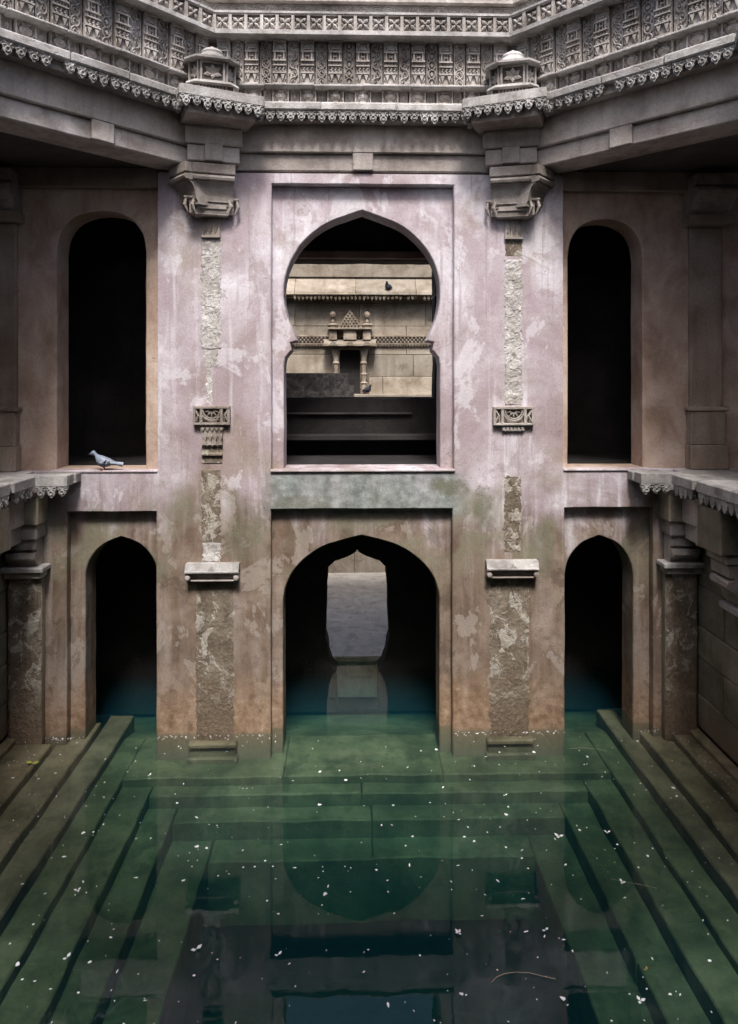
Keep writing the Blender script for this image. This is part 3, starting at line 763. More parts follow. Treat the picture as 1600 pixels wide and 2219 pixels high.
ppart(rough_strip(xl - .07, xl + .02, zpx(875), zpx(797), YW, 0.010, 3.7, .03, 5), 'exposed_shaft', 'rough', PL)
carved_bracket(PL, xl + .015, zpx(920), zpx(879), .44, True)
ppart(rough_strip(xl - .12, xl + .12, zpx(1176), zpx(1015), YW, 0.013, 5.1), 'exposed_shaft', 'roughlow', PL)
ppart(rough_strip(xl - .11, xl + .12, zpx(1216), zpx(1172), YW, 0.013, 6.1), 'exposed_shaft', 'rough', PL)
lower_cap(PL, xl + .03, zpx(1216), .64)
ppart(rough_strip(xl - .19, xl + .28, -.12, zpx(1258), YW, 0.012, 7.7, .02, 24), 'exposed_shaft', 'roughlow', PL)
ppart(rough_strip(xr - .11, xr + .115, zpx(555), zpx(518), YW, 0.007, 9.9), 'exposed_shaft', 'roughlow', PR)
ppart(rough_strip(xr - .115, xr + .11, zpx(878), zpx(560), YW, 0.020, 9.3), 'exposed_shaft', 'rough', PR)
carved_bracket(PR, xr - .01, zpx(922), zpx(881), .50, False)
ppart(rough_strip(xr - .12, xr + .10, zpx(1200), zpx(1032), YW, 0.013, 11.1, .03), 'exposed_shaft', 'roughlow', PR)
lower_cap(PR, xr - .035, zpx(1214), .63)
ppart(rough_strip(xr - .30, xr + .20, -.12, zpx(1258), YW, .013, 12.7, .03, 24), 'exposed_shaft', 'roughlow', PR)
for e, x in ((PL, xl + .03), (PR, xr - .05)):       # drowned base mouldings
    m = MB(); m.box(x - .29, x + .29, YW - .09, YW + .02, -.13, -.07, .015); m.box(x - .27, x + .27, YW - .05, YW + .02, -.24, -.131); m.box(x - .30, x + .30, YW - .10, YW + .02, -.36, -.241, .01)
    ppart(m, 'base_moulding', 'silt', e)

# ------------------------------------------------------------------ cut-corner slabs over the pillars + little domed kiosks
def pillar_slab(V, side, label, half=.48):
    rz = R(22.5) * (1 if side < 0 else -1)
    e = empty('pillar_cornice', TR(V.x, V.y, 7.42, rz), label=label, cat='cornice')
    poly = half_oct(half, .68, .02)
    m = MB(); slab_poly(m, poly, 0, .105, .01); m.build('slab_stone', 'slab', e)
    m = MB(); slab_poly(m, half_oct(half - .09, .58, .02), -.16, -.001); m.build('soffit_course', 'capital', e)
    teeth(e, -half + .02, half - .02, -.65, 0)
    for s in (-1, 1):
        teeth(e, -.66, -.30, 0, 0, M4=Matrix.Rotation(R(90), 4, 'Z') @ Matrix.Translation((0, -s * (half - .03), 0)))
    return e
def kiosk(V, side, label):
    rz = R(22.5) * (1 if side < 0 else -1) * .6
    e = empty('domed_kiosk', TR(V.x, V.y, 7.528, rz), label=label, cat='kiosk')
    b = .02 * -side
    # lattice base
    m = MB(); slab_poly(m, half_oct(.245, .42, .03), 0, .135); m.build('base_block', 'dark', e)
    m = MB()
    for k in range(9):
        x = -.15 + k * .0375
        if k < 8:
            m.tube([(x, -.425, .005), (x + .0375, -.425, .13)], .006, 4); m.tube([(x + .0375, -.425, .005), (x, -.425, .13)], .006, 4)
    for x in (-.245, -.165, .15, .23): m.box(x, x + .016, -.435, -.41, 0, .135)
    for s in (-1, 1):
        m.prism([(s * .20 - .018, .02), (s * .20, .0), (s * .20 + .018, .02), (s * .20, .11)], -.43, -.415)
    m.build('lattice', 'carved', e)
    m = MB(); slab_poly(m, half_oct(.30, .50, .10), .137, .165, .03); m.build('lower_eave', 'slab', e)
    # body with flower panels
    m = MB(); slab_poly(m, half_oct(.25, .42, .11), .167, .41); m.build('body', 'dark', e)
    m = MB()
    for x in (-.14, .115): m.box(x, x + .025, -.45, -.415, .167, .41, .004)
    m.box(-.115, .115, -.445, -.415, .167, .19); m.box(-.115, .115, -.445, -.415, .385, .41)
    flower(m, Matrix.Translation((0, -.422, .275)), .105)
    for s in (-1, 1):
        T = Matrix.Translation((s * .195, -.365, .275)) @ Matrix.Rotation(s * R(45), 4, 'Z')
        flower(m, T @ Matrix.Scale(.6, 4, (1, 0, 0)), .10)
        m.box(-.075, -.058, -.03, .01, -.108, .135, 0, T); m.box(.058, .075, -.03, .01, -.108, .135, 0, T)
    m.build('flower_screen', 'carved', e)
    m = MB(); slab_poly(m, half_oct(.315, .52, .13), .412, .435); slab_poly(m, half_oct(.315, .52, .13), .435, .475, .30); m.build('upper_eave', 'slab', e)
    m = MB(); m.lathe([(.15, .46), (.162, .475), (.155, .50), (.14, .525), (.132, .545), (.138, .552), (.130, .565), (.11, .588), (.075, .608), (.035, .620), (.026, .626), (.026, .636), (.014, .644), (.003, .648)], 20, Matrix.Translation((0, -.27, 0)))
    m.build('dome', 'slab', e, True)
    return e
pillar_slab(VL, -1, 'short tilted cornice slab with teeth over the left capital')
pillar_slab(VR, 1, 'short tilted cornice slab with teeth over the right capital')
pillar_slab(SR, 1, 'short cornice slab with teeth cut off by the right edge at the top', )
pillar_slab(SL, -1, 'short cornice slab with teeth beyond the upper left edge')
kiosk(VL, -1, 'small stone kiosk with dome and flower panel on the left pillar slab')
kiosk(VR, 1, 'small stone kiosk with dome and flower panel on the right pillar slab')

# ================================================================== SIDES: walls, corner pillars, ledges
def side(sx, xw, words):
    """sx=-1 left, +1 right. xw: x of the side wall face"""
    # lower wall in ashlar
    e = empty('side_wall', TR(xw, 4.3, 0), label=f'damp ashlar wall along the {words} side of the pool', cat='wall')
    MB().box(min(sx * .06, sx * .5), max(sx * .06, sx * .5), -4.8, 4.25, -.6, 3.0).build('wall_core', 'damp', e)
    z = .06; r = 0
    while z < 2.4:
        h = (.40, .46, .38, .50, .44)[r % 5]; y = 4.08 - (.35 if r % 2 else 0)
        top = 4.08
        while top > -4.7:
            ln = random.uniform(1.0, 1.6) if top < 4.05 or r % 2 == 0 else .6
            y0 = max(top - ln, -4.75); pr = random.uniform(-.008, .012)
            MB().box(min(-sx * pr, sx * .08), max(-sx * pr, sx * .08), y0 + .005, top - .005, z + .004, min(z + h, 2.4) - .004, .014).build('wall_block', 'damp', e)
            top = y0
        z += h; r += 1
    # kerb stone at the water
    MB().box(min(0, -sx * .13), max(0, -sx * .13), -4.7, 4.08, -.3, .045, .015).build('kerb', 'silt', e)
    # upper side wall of the gallery (dim)
    u = empty('gallery_wall', TR(xw + sx * 1.2, 4.3, FL), label=f'dim plastered gallery wall on the {words} behind the diagonal beam', cat='wall')
    MB().box(min(0, sx * .3), max(0, sx * .3), -4.8, 4.3, 0, 3.7).build('wall_face', 'gallery', u)
    # gallery floor
    f = MB(); f.box(min(xw - sx * .28, xw + sx * 1.25), max(xw - sx * .28, xw + sx * 1.25), -.4, YW - .001, FL - .16, FL - .002).build('floor', 'slab', kind='structure')
    c = MB(); c.box(min(xw - sx * 2.6, xw + sx * 1.25), max(xw - sx * 2.6, xw + sx * 1.25), 6.0, 8.5, 7.46, 7.7); 
    # triangular roof slab over the corner (behind the diagonal beam)
    V, S = (VL, SL) if sx < 0 else (VR, SR)
    poly = [(V.x, V.y + .05), (S.x + sx * .0, S.y), (xw + sx * 1.3, S.y), (xw + sx * 1.3, 8.6), (V.x, 8.6)]
    off = Vector((sx * .3, .3))
    poly = [(V.x + off.x * .3, V.y + .28), (S.x + off.x, S.y + .12), (xw + sx * 1.3, S.y + .12), (xw + sx * 1.3, 8.62), (V.x + off.x * .3, 8.62)]
    n = 5; m = MB(); m.add([(x, y, 6.865) for x, y in poly] + [(x, y, 7.4) for x, y in poly], [tuple(range(n)), tuple(range(n, 2 * n))] + [(i, (i + 1) % n, (i + 1) % n + n, i + n) for i in range(n)])
    m.build('corner_roof', 'dark', label=f'dark roof slabs over the {words} corner behind the diagonal beam', cat='roof')
    m = MB(); m.box(min(S.x, xw + sx * 1.3), max(S.x, xw + sx * 1.3), -.5, S.y + .12, 6.87, 7.4); m.build('gallery_roof', 'dark', label=f'dark roof slabs over the {words} gallery', cat='roof')
    # corner pillar, lower storey: stands against the end of the arcade wall
    px = xw - sx * .235
    p = empty('corner_pillar', TR(px, YW, 0), label=f'weathered square pillar in the lower {words} corner of the pool', cat='pillar')
    rough_strip(-.19, .19, -.1, 2.02, -.12, .010, 21 + sx, .012, 16).build('rough_face', 'roughlow', p)
    MB().box(-.195, .195, -.118, -.002, -.35, 2.02, .02).build('shaft', 'damp', p)
    MB().box(-.26, .26, -.24, -.002, 2.03, 2.09, .01).build('cap_slab', 'slab', p)
    MB().box(-.22, .22, -.19, -.002, 1.95, 2.029, .01).build('cap_moulding', 'capital', p)
    arm(p, 0, .34, .20, 2.46, 0, -.02)
    MB().box(-.20, .20, -.26, -.002, 2.425, 2.60, .01).build('abacus', 'capital', p)
    MB().box(-.235, .235, -.30, -.002, 2.601, 2.94, .012).build('upper_block', 'damp', p)
    # bracket console on the side wall, nearer
    q = empty('wall_console', TR(xw, 7.32, 0), label=f'stacked bracket console on the {words} wall at the picture edge', cat='console')
    x0, x1 = sorted((-sx * .42, sx * .05))
    MB().box(x0, x1, -.24, .24, 2.46, 2.92, .012).build('upper_block', 'damp', q)
    x0, x1 = sorted((-sx * .34, sx * .05)); MB().box(x0, x1, -.21, .21, 2.36, 2.459, .012).build('abacus', 'capital', q)
    arm(q, -R(90) * sx, .36, .30, 2.38, 0, 0)
    x0, x1 = sorted((-sx * .20, sx * .05)); MB().box(x0, x1, -.20, .20, 1.80, 1.87, .01).build('cap_slab', 'slab', q)
    # beam between them
    g = empty('side_beam', TR(xw - sx * .22, 7.87, 2.40), label=f'short stone beam with a notched band under the {words} ledge', cat='beam')
    x0, x1 = sorted((-sx * .10, sx * .2))
    MB().box(x0, x1, -.30, .28, .21, .55, .012).build('upper_course', 'beam', g)
    x0, x1 = sorted((-sx * .05, sx * .2))
    MB().box(x0, x1, -.30, .28, 0, .209, .012).build('lower_course', 'beam', g)
    x0, x1 = sorted((-sx * .096, -sx * .04))
    MB().box(x0, x1, -.20, -.06, .005, .22, .008).build('tab_block', 'beam', g)
    # ledges with teeth: corner piece (set back) and near piece
    l = empty('corner_ledge', TR(px, 7.95, FL), label=f'stone ledge with hanging teeth in the {words} corner under the upper storey', cat='ledge')
    x0, x1 = sorted((-sx * .24, sx * .9))
    MB().box(x0, x1, -.40, .30, -.125, -.003, .012).build('slab_stone', 'slab', l)
    x0, x1 = sorted((-sx * .62, -sx * .245))
    MB().box(x0, x1, .30, .468, -.12, -.004, .012).build('slab_stone', 'slab', l)
    m = MB(); m.prism([(-sx * .60, -.12), (-sx * .24, -.12), (-sx * .24, -.004), (-sx * .60, -.004)], .1, .30); m.build('slab_stone', 'slab', l)
    teeth(l, min(-sx * .60, -sx * .24), max(-sx * .60, -sx * .24), .13, -.12, pitch=.12, miss=0)
    teeth(l, -.36, .08, 0, -.125, M4=Matrix.Rotation(R(90), 4, 'Z') @ Matrix.Translation((0, (sx * .20 if sx > 0 else -.20) * 1, 0)), pitch=.12)
    l2 = empty('side_ledge', TR(xw, 4.0, FL), label=f'projecting stone ledge with hanging teeth along the {words} edge', cat='ledge')
    for k in range(5):
        y1 = 3.52 - k * 1.25; y0 = y1 - 1.25
        x0, x1 = sorted((-sx * .46, sx * .6)); d = random.uniform(-.005, .005)
        MB().box(x0 + d, x1 + d, y0 + .003, y1 - .003, -.135, .004, .016).build('slab_stone', 'slab', l2)
    teeth(l2, .6, 3.5, 0, -.135, M4=Matrix.Rotation(R(90), 4, 'Z') @ Matrix.Translation((0, sx * .42, 0)), pitch=.12)
    # upper storey: dim wall pilaster with base block and bracket
    b = empty('wall_pilaster', TR(sx * 4.28 + (XC if sx > 0 else 0.03), YW + .12, FL), label=f'dim wall pilaster with base block at the {words} end of the upper storey', cat='pilaster')
    MB().box(-.20, .20, -.07, .0, .0, 3.0, .01).build('shaft', 'gallery', b)
    MB().box(-.24, .24, -.16, .0, .0, .30, .01).build('base_block', 'gallery', b)
    MB().box(-.22, .22, -.13, .0, .30, .72, .012).build('base_block', 'gallery', b)
    MB().box(-.25, .25, -.15, .0, .72, .77, .01).build('base_moulding', 'gallery', b)
    arm(b, 0, .5, .34, 3.62, 0, 0)
    MB().box(-.28, .28, -.22, 0, 3.0, 3.12, .01).build('capital_plate', 'gallery', b)
    # architrave over the side bay
    x0, x1 = sorted((sx * 2.47 + XC, sx * 5.2)); MB().box(x0, x1, YW + .02, YW + .12, 6.62, 6.862, .01).build('architrave', 'gallery', label=f'plain architrave over the upper {words} arch', cat='beam')
side(-1, -4.10, 'left'); side(1, 4.25, 'right')

# near side behind the camera
MB().box(-5.4, 5.6, -1.0, -.6, -.6, 7.4).build('near_wall', 'plaster', label='wall of the near side of the shaft behind the viewer', cat='wall')

# ================================================================== POOL
pool = empty('pool_basin', TR(XC, 4.5, 0), kind='structure')
def step_stone(x0, x1, y0, y1, zb, z, mat):
    loop = densify([(x0, y0), (x1, y0), (x1, y1), (x0, y1)], .16); loop = jit(loop, .016, z * 9 + x0)
    ins = offset(loop, .012); n = len(loop); sd = x0 * 3 + y0
    def zz(p): return z + .012 * noise.noise((p[0] * 2.2, p[1] * 2.2, sd))
    vs = [(x, y, zb) for x, y in loop] + [(x, y, zz((x, y)) - .014) for x, y in loop] + [(x, y, zz((x, y))) for x, y in ins]
    fs = [tuple(range(n - 1, -1, -1)), tuple(range(2 * n, 3 * n))]
    for k in (0, n): fs += [(k + i, k + (i + 1) % n, k + n + (i + 1) % n, k + n + i) for i in range(n)]
    m = MB().add([(x - XC, y - 4.5, q) for x, y, q in vs], fs); m.build('step_stone', mat, pool)
def tier(x0, x1, xi0, xi1, y0, y1, yi0, yi1, z, mat, zb):
    """rectangular ring of step stones; inner opening xi0..xi1, yi0..yi1"""
    def slabs(a0, a1, b0, b1, along):
        L = (a1 - a0); n = max(1, round(L / 2.2)); cuts = [a0 + L * i / n + (random.uniform(-.2, .2) if 0 < i < n else 0) for i in range(n + 1)]
        for i in range(n):
            d = random.uniform(-.006, .006); s0, s1 = cuts[i] + .003, cuts[i + 1] - .003
            e0 = random.uniform(-.012, .012)
            if along == 'y': step_stone(b0 + (e0 if b0 > XC else 0), b1 + (e0 if b1 < XC else 0), s0, s1, zb, z + d * .5, mat)
            else: step_stone(s0, s1, b0 + e0 * (b0 > 4), b1, zb, z + d * .5, mat)
    slabs(y0, y1, x0, xi0, 'y'); slabs(y0, y1, xi1, x1, 'y')
    if yi1 < y1: slabs(xi0 + .004, xi1 - .004, yi1, y1, 'x')
    if yi0 > y0: slabs(xi0 + .004, xi1 - .004, y0, yi0, 'x')
Y0 = -.2
tier(-4.1, 4.25, -3.55, 3.92, Y0, 8.30, Y0, 8.30, -.015, 'silt', -.5)
tier(-3.55, 3.92, -3.20, 3.60, Y0, 8.95, Y0, 8.95, -.10, 'silt', -.55)
tier(-3.20, 3.60, -2.91, 3.34, Y0, 9.35, Y0, 9.35, -.20, 'silt', -.6)
tier(-2.91, 3.34, -2.64, 3.06, .6, 8.96, 1.2, 8.06, -.31, 'algae', -.7)
tier(-2.64, 3.06, -2.29, 2.72, 1.2, 8.06, 1.6, 7.86, -.40, 'algae', -.8)
tier(-2.29, 2.72, -1.95, 2.38, 1.6, 7.86, 2.0, 7.60, -.54, 'algae', -.95)
tier(-1.95, 2.38, -1.50, 1.95, 2.0, 7.60, 2.4, 7.26, -.73, 'algae', -1.4)
m = MB(); m.box(-6, 6, -1.2, 16, -3.0, -2.8); m.build('pool_bed', 'algae', kind='structure')
m = MB(); m.box(-1.6, 2.05, 2.3, 7.3, -2.6, -2.4); m.v = [(x - XC, y - 4.5, z) for x, y, z in m.v]; m.build('floor_stone', 'algae', pool)
m = MB(); m.box(-5.3, 5.4, -.55, 10.55, -2.9, 0.0); m.build('water', 'water', kind='structure')

# ================================================================== GALLERY BEHIND THE ARCHES AND THE LIGHT COURT BEYOND
m = MB(); m.box(-5.4, 5.6, YW + .49, 10.19, FL - .25, FL); m.build('gallery_floor', 'shadeblack', kind='structure')
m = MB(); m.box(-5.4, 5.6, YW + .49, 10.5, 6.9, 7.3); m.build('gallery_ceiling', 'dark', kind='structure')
for sx, wd in ((-1, 'left'), (1, 'right')):
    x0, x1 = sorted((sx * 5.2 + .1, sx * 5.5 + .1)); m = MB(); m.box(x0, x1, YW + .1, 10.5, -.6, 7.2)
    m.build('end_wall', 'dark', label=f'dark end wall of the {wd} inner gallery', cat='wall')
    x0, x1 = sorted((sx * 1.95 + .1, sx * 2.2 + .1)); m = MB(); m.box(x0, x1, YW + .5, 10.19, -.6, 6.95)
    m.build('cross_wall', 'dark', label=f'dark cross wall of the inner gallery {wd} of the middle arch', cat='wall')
IY = 10.2
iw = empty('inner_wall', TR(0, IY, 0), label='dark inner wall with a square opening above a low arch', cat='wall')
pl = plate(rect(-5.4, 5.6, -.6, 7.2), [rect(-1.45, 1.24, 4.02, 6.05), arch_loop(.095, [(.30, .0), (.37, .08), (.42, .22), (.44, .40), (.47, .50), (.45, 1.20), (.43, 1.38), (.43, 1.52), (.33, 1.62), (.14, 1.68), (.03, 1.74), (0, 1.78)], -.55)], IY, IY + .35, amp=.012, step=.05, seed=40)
pl.v = [(x, y - IY, z) for x, y, z in pl.v]; pl.build('wall_face', 'shadeblack', iw)
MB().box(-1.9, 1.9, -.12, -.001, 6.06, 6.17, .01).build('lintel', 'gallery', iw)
MB().box(-1.9, 1.9, -.30, -.001, 3.42, 3.5, .01).build('seat_ledge', 'shadeblack', iw)
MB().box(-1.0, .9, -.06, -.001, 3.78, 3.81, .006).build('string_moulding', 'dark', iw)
arm(iw, R(90), .3, .26, 6.05, 1.24, .15)
m = MB(); m.box(-1.4, .045, IY + .02, IY + .34, 4.022, 4.39, .012); m.build('parapet_block', 'lichen', label='dark lichen spotted stone block seen through the middle window', cat='block')

# light court: far wall of coursed buff stone
FY = 15.1
fw = empty('court_wall', TR(.1, FY, 0), label='sunlit buff ashlar wall of the court beyond the middle window', cat='wall')
MB().box(-3.6, 3.6, .08, .5, -.6, 7.3).build('wall_core', 'warm', fw)
z = -.5; r = 0
while z < 6.3:
    h = (.55, .48, .62, .50)[r % 4]
    x = -3.5 + (.4 if r % 2 else 0)
    while x < 3.5:
        ln = random.uniform(1.1, 1.9); x1 = min(x + ln, 3.5)
        MB().box(x + .004, x1 - .004, random.uniform(-.006, .006), .1, z + .003, z + h - .003, .008).build('wall_block', 'warm', fw); x = x1
    z += h; r += 1
# sloping chhajja stone with fringe
ch = empty('eave_slab', TR(.1, FY, 6.1), label='sloping buff eave slab with a toothed fringe seen through the window', cat='eave')
for k in range(4):
    x0 = -2.6 + k * 1.3; vs = []
    for x in (x0 + .004, x0 + 1.296):
        vs += [(x, .0, .40), (x, -.34, .06), (x, -.36, .0), (x, -.32, -.02), (x, .0, .30)]
    MB().add(vs, [(0, 1, 2, 3, 4), (9, 8, 7, 6, 5)] + [(i, (i + 1) % 5, (i + 1) % 5 + 5, i + 5) for i in range(5)]).build('slab_stone', 'warm', ch)
TW = tooth_mesh(.088, .11); TW.materials[0] = M['warmcarved']
teeth(ch, -1.6, 1.7, -.30, -.015, TW, .088)
MB().box(-2.6, 2.6, -.24, -.05, -.05, .0).build('fringe_backing', 'warmcarved', ch)
MB().box(-3.4, 3.4, -.06, .1, .41, .75, .01).build('upper_course', 'warm', ch)
# lattice string course
la = empty('lattice_course', TR(.1, FY, 5.05), label='dark checked lattice course across the buff wall behind the niche', cat='frieze')
MB().box(-2.6, 2.6, -.03, -.008, 0, .20).build('backing', 'dark', la)
m = MB(); n = 62
for i in range(n):
    for j in range(3):
        x = -2.55 + 5.1 * (i + .5 * (j % 2)) / n; zz = .055 + j * .045; q = .024
        m.prism([(x - q, zz), (x, zz - q), (x + q, zz), (x, zz + q)], -.06, -.03)
m.box(-2.6, 2.6, -.07, -.028, .17, .20); m.box(-2.6, 2.6, -.07, -.028, 0, .022)
tag(m.build('lattice', 'warmcarved', la), kind='stuff')
TS = tooth_mesh(.065, .06); TS.materials[0] = M['warmcarved']
m = MB()
for i in range(78):
    x = -2.55 + i * .0655; m.prism([(x - .028, 0), (x, -.055), (x + .028, 0)], -.06, -.02)
tag(m.build('small_fringe', 'warmcarved', la), kind='stuff')
# pavilion niche
sn = empty('shrine_niche', TR(-.02, FY, 3.98), label='carved shrine niche with colonnettes and stepped pediment on the buff wall', cat='niche')
MB().box(-.22, .22, -.012, .02, 0, .95).build('shade_panel', 'shadeblack', sn)  # flat black panel painted in place of the niche's shaded depth
for s in (-1, 1):
    m = MB(); m.lathe([(.075, 0), (.08, .06), (.055, .08), (.06, .2), (.08, .23), (.05, .26), (.06, .38), (.075, .42), (.05, .46), (.055, .62), (.075, .66), (.055, .70), (.07, .82), (.09, .90), (.09, .95)], 10, Matrix.Translation((s * .30, -.16, 0)))
    m.build('colonnette', 'warmcarved', sn)
    MB().box(s * .32 - .10, s * .32 + .10, -.06, .02, 0, .95).build('jamb', 'warmcarved', sn)
MB().box(-.40, .40, -.26, .02, .951, 1.02, .01).build('lintel', 'warmcarved', sn)
m = MB(); vs = []
for x in (-.56, .56): vs += [(x, .0, 1.20), (x, -.36, 1.06), (x, -.37, 1.022), (x, .0, 1.022)]
m.add(vs, [(0, 1, 2, 3), (7, 6, 5, 4)] + [(i, (i + 1) % 4, (i + 1) % 4 + 4, i + 4) for i in range(4)])
for x in (-.36, 0, .36): m.prism([(x - .09, 1.03), (x + .09, 1.03), (x + .05, 1.10), (x, 1.13), (x - .05, 1.10)], -.385, -.3)
m.build('eave', 'warm', sn)
for x0, x1 in ((-.45, -.28), (-.14, .14), (.28, .45)): MB().box(x0, x1, -.20, .02, 1.16, 1.38, .01).build('attic_block', 'warmcarved', sn)
MB().box(-.47, .47, -.26, .02, 1.381, 1.42, .01).build('attic_cornice', 'warm', sn)
m = MB()
for j in range(7):
    k = 7 - j
    for i in range(k):
        x = (i - (k - 1) / 2) * .075; m.prism([(x - .035, 1.42 + j * .055), (x + .035, 1.42 + j * .055), (x + .02, 1.47 + j * .055), (x, 1.50 + j * .055), (x - .02, 1.47 + j * .055)], -.14 - .01 * (i % 2), .02)
m.build('pediment', 'warmcarved', sn)
for s in (-1, 1):
    m = MB(); m.lathe([(.10, 1.42), (.11, 1.46), (.13, 1.48), (.12, 1.50), (.05, 1.53), (.06, 1.56), (.03, 1.58), (.025, 1.62), (.06, 1.66), (.07, 1.71), (.05, 1.76), (.005, 1.79)], 10, Matrix.Translation((s * .37, -.12, 0)))
    m.build('finial', 'warmcarved', sn)
cl = empty('court_ledge', TR(.1, FY, 3.96), label='pale ledge with carved panels at the foot of the shrine niche', cat='ledge')
MB().box(-2.6, 2.6, -.34, 0, -.05, .015, .01).build('slab_stone', 'warm', cl)
MB().box(-2.6, 2.6, -.24, 0, -.30, -.051).build('backing', 'warmcarved', cl)
for i in range(24):
    x = -1.6 + i * .16
    m = MB(); m.box(x, x + .03, -.30, -.23, -.30, -.051)
    m.prism([(x + .04, -.28), (x + .145, -.28), (x + .09, -.09)], -.28, -.23) if i % 2 else m.box(x + .05, x + .135, -.28, -.23, -.25, -.09)
    m.build('carved_panel', 'warmcarved', cl)
MB().box(-3.6, 3.8, 10.56, 15.2, -1.0, .07).build('court_floor', 'palefloor', kind='structure')
m = MB(); m.add([(-5.3, 8.97, -.325), (5.5, 8.97, -.325), (5.5, 10.55, -.75), (-5.3, 10.55, -.75), (-5.3, 8.97, -2.2), (5.5, 8.97, -2.2), (5.5, 10.55, -2.2), (-5.3, 10.55, -2.2)], [(0, 1, 2, 3), (7, 6, 5, 4), (0, 4, 5, 1), (1, 5, 6, 2), (2, 6, 7, 3), (3, 7, 4, 0)])
m.build('passage_floor', 'algae', kind='structure')
for sx, wd in ((-1, 'left'), (1, 'right')):
    x0, x1 = sorted((sx * 3.3 + .1, sx * 3.6 + .1)); MB().box(x0, x1, 10.56, 15.0, -.6, 2.4).build('court_side_wall', 'warm', label=f'{wd} side wall of the light court beyond the window', cat='wall')

# ================================================================== PIGEONS
def pigeon(loc, rz, s, mats, label, pose=0.0):
    e = empty('pigeon', Matrix.Translation(loc) @ Matrix.Rotation(rz, 4, 'Z') @ Matrix.Scale(s, 4), label=label, cat='pigeon', group=None)
    B, WG, DK = mats
    # body loft along a spine: (x, z, ry, rz) facing -x
    sec = [(-.150, .186, .004, .004), (-.142, .190, .012, .012), (-.128, .196, .021, .021), (-.112, .197, .025, .026), (-.098, .186, .024, .027), (-.088, .165, .027, .032), (-.078, .138, .040, .046), (-.055, .112, .052, .056), (-.015, .100, .057, .058), (.03, .092, .050, .048), (.07, .086, .036, .032), (.10, .080, .028, .018), (.15, .070, .028, .009), (.195, .060, .026, .005), (.20, .058, .002, .002)]
    vs = []; fs = []; k = 14; tilt = pose
    for i, (x, z, ry, rz_) in enumerate(sec):
        for j in range(k):
            a = 2 * math.pi * j / k
            vs.append((x + (z - .1) * tilt, ry * 1.1 * math.cos(a), z + rz_ * 1.12 * math.sin(a)))
    for i in range(len(sec) - 1):
        for j in range(k):
            a, b = i * k + j, i * k + (j + 1) % k; fs.append((a, b, b + k, a + k))
    MB().add(vs, fs).build('body', B, e, True)
    for sg in (-1, 1):
        w = [(-.06, .045, .125), (-.03, .060, .15), (.03, .060, .135), (.09, .045, .105), (.15, .028, .075), (.10, .045, .078), (.03, .062, .075), (-.03, .062, .085)]
        vs = [(x, sg * y, z) for x, y, z in w] + [(.01, sg * .070, .112)] + [(x, sg * (y - .02), z) for x, y, z in w]
        fs = [(i, (i + 1) % 8, 8) for i in range(8)] + [(i, (i + 1) % 8, (i + 1) % 8 + 9, i + 9) for i in range(8)]
        wg = MB().add(vs, fs).build('wing', WG, e)
        for q in (.025, .062):
            pts = [(q + .012, sg * .064, .130 - q * .4), (q, sg * .073, .110 - q * .2), (q - .015, sg * .068, .088)]
            MB().tube(pts, .008, 5, None, .5).build('wing_bar', DK, wg)
        MB().tube([(-.005, sg * .022, .06), (.0, sg * .022, .025), (-.004, sg * .022, .004)], [.008, .005, .005], 6).tube([(-.035, sg * .022, .004), (.012, sg * .022, .004)], .005, 5).tube([(-.028, sg * .036, .004), (-.004, sg * .022, .004)], .004, 5).build('leg', 'skin_pink', e)
        MB().lathe([(.001, -.003), (.0035, 0), (.001, .003)], 6, Matrix.Translation((-.132 + .096 * tilt, sg * .020, .200))).build('eye', 'beak', e)
    MB().tube([(-.146 + .09 * tilt, 0, .188), (-.158 + .09 * tilt, 0, .185), (-.168 + .09 * tilt, 0, .180)], [.008, .006, .001], 6).build('beak', 'beak', e)
    MB().tube([(.12, 0, .078), (.17, 0, .067), (.203, 0, .058)], [.014, .024, .026], 6, None, .25).build('tail', WG, e)
    return e
GREY = ('feather', 'feather_pale', 'feather_dark'); DARK = ('feather_dark', 'feather_dark', 'beak')
pigeon((-2.98, YW + .02, FL + .010), R(6), 1.08, GREY, 'blue grey pigeon with dark wing bars standing on the left upper sill')
pigeon((.80, FY - .31, 6.175), R(60), .95, DARK, 'dark pigeon perched on the sloping eave slab beyond the window', .35)
pigeon((.36, FY - .30, 3.976), R(140), .95, DARK, 'dark pigeon on the pale ledge at the foot of the niche', .4)

# ================================================================== FLOATING PETALS, LEAVES, TWIGS
def petal_mesh(k):
    rnd = random.Random(k); n = 6; vs = [(0, 0, .003)]
    el = rnd.uniform(.35, .9)
    for i in range(n):
        a = 2 * math.pi * i / n; r = rnd.uniform(.6, 1.1); vs.append((math.cos(a) * r, math.sin(a) * r * el, .15 * rnd.random()))
    vs += [(0, 0, -.04)]
    fs = [(0, 1 + i, 1 + (i + 1) % n) for i in range(n)] + [(n + 1, 1 + (i + 1) % n, 1 + i) for i in range(n)]
    return MB().add(vs, fs).mesh('floating_petal', 'petal')
PET = [petal_mesh(k) for k in range(6)]
def free(x, y):
    if abs(x - XC) > 4.0: return False
    if y > 8.28: return abs(x - .13) < .85 and y < 10.2
    return True
cnt = 0; rnd = random.Random(11)
def put_petal(x, y, s):
    place('floating_petal', PET[rnd.randrange(6)], None, Matrix.Translation((x, y, .004)) @ Matrix.Rotation(rnd.uniform(0, 6.28), 4, 'Z') @ Matrix.Scale(s, 4),
          label='tiny white petal floating on the dark green pool water', cat='petal', group='white petals scattered on the water')
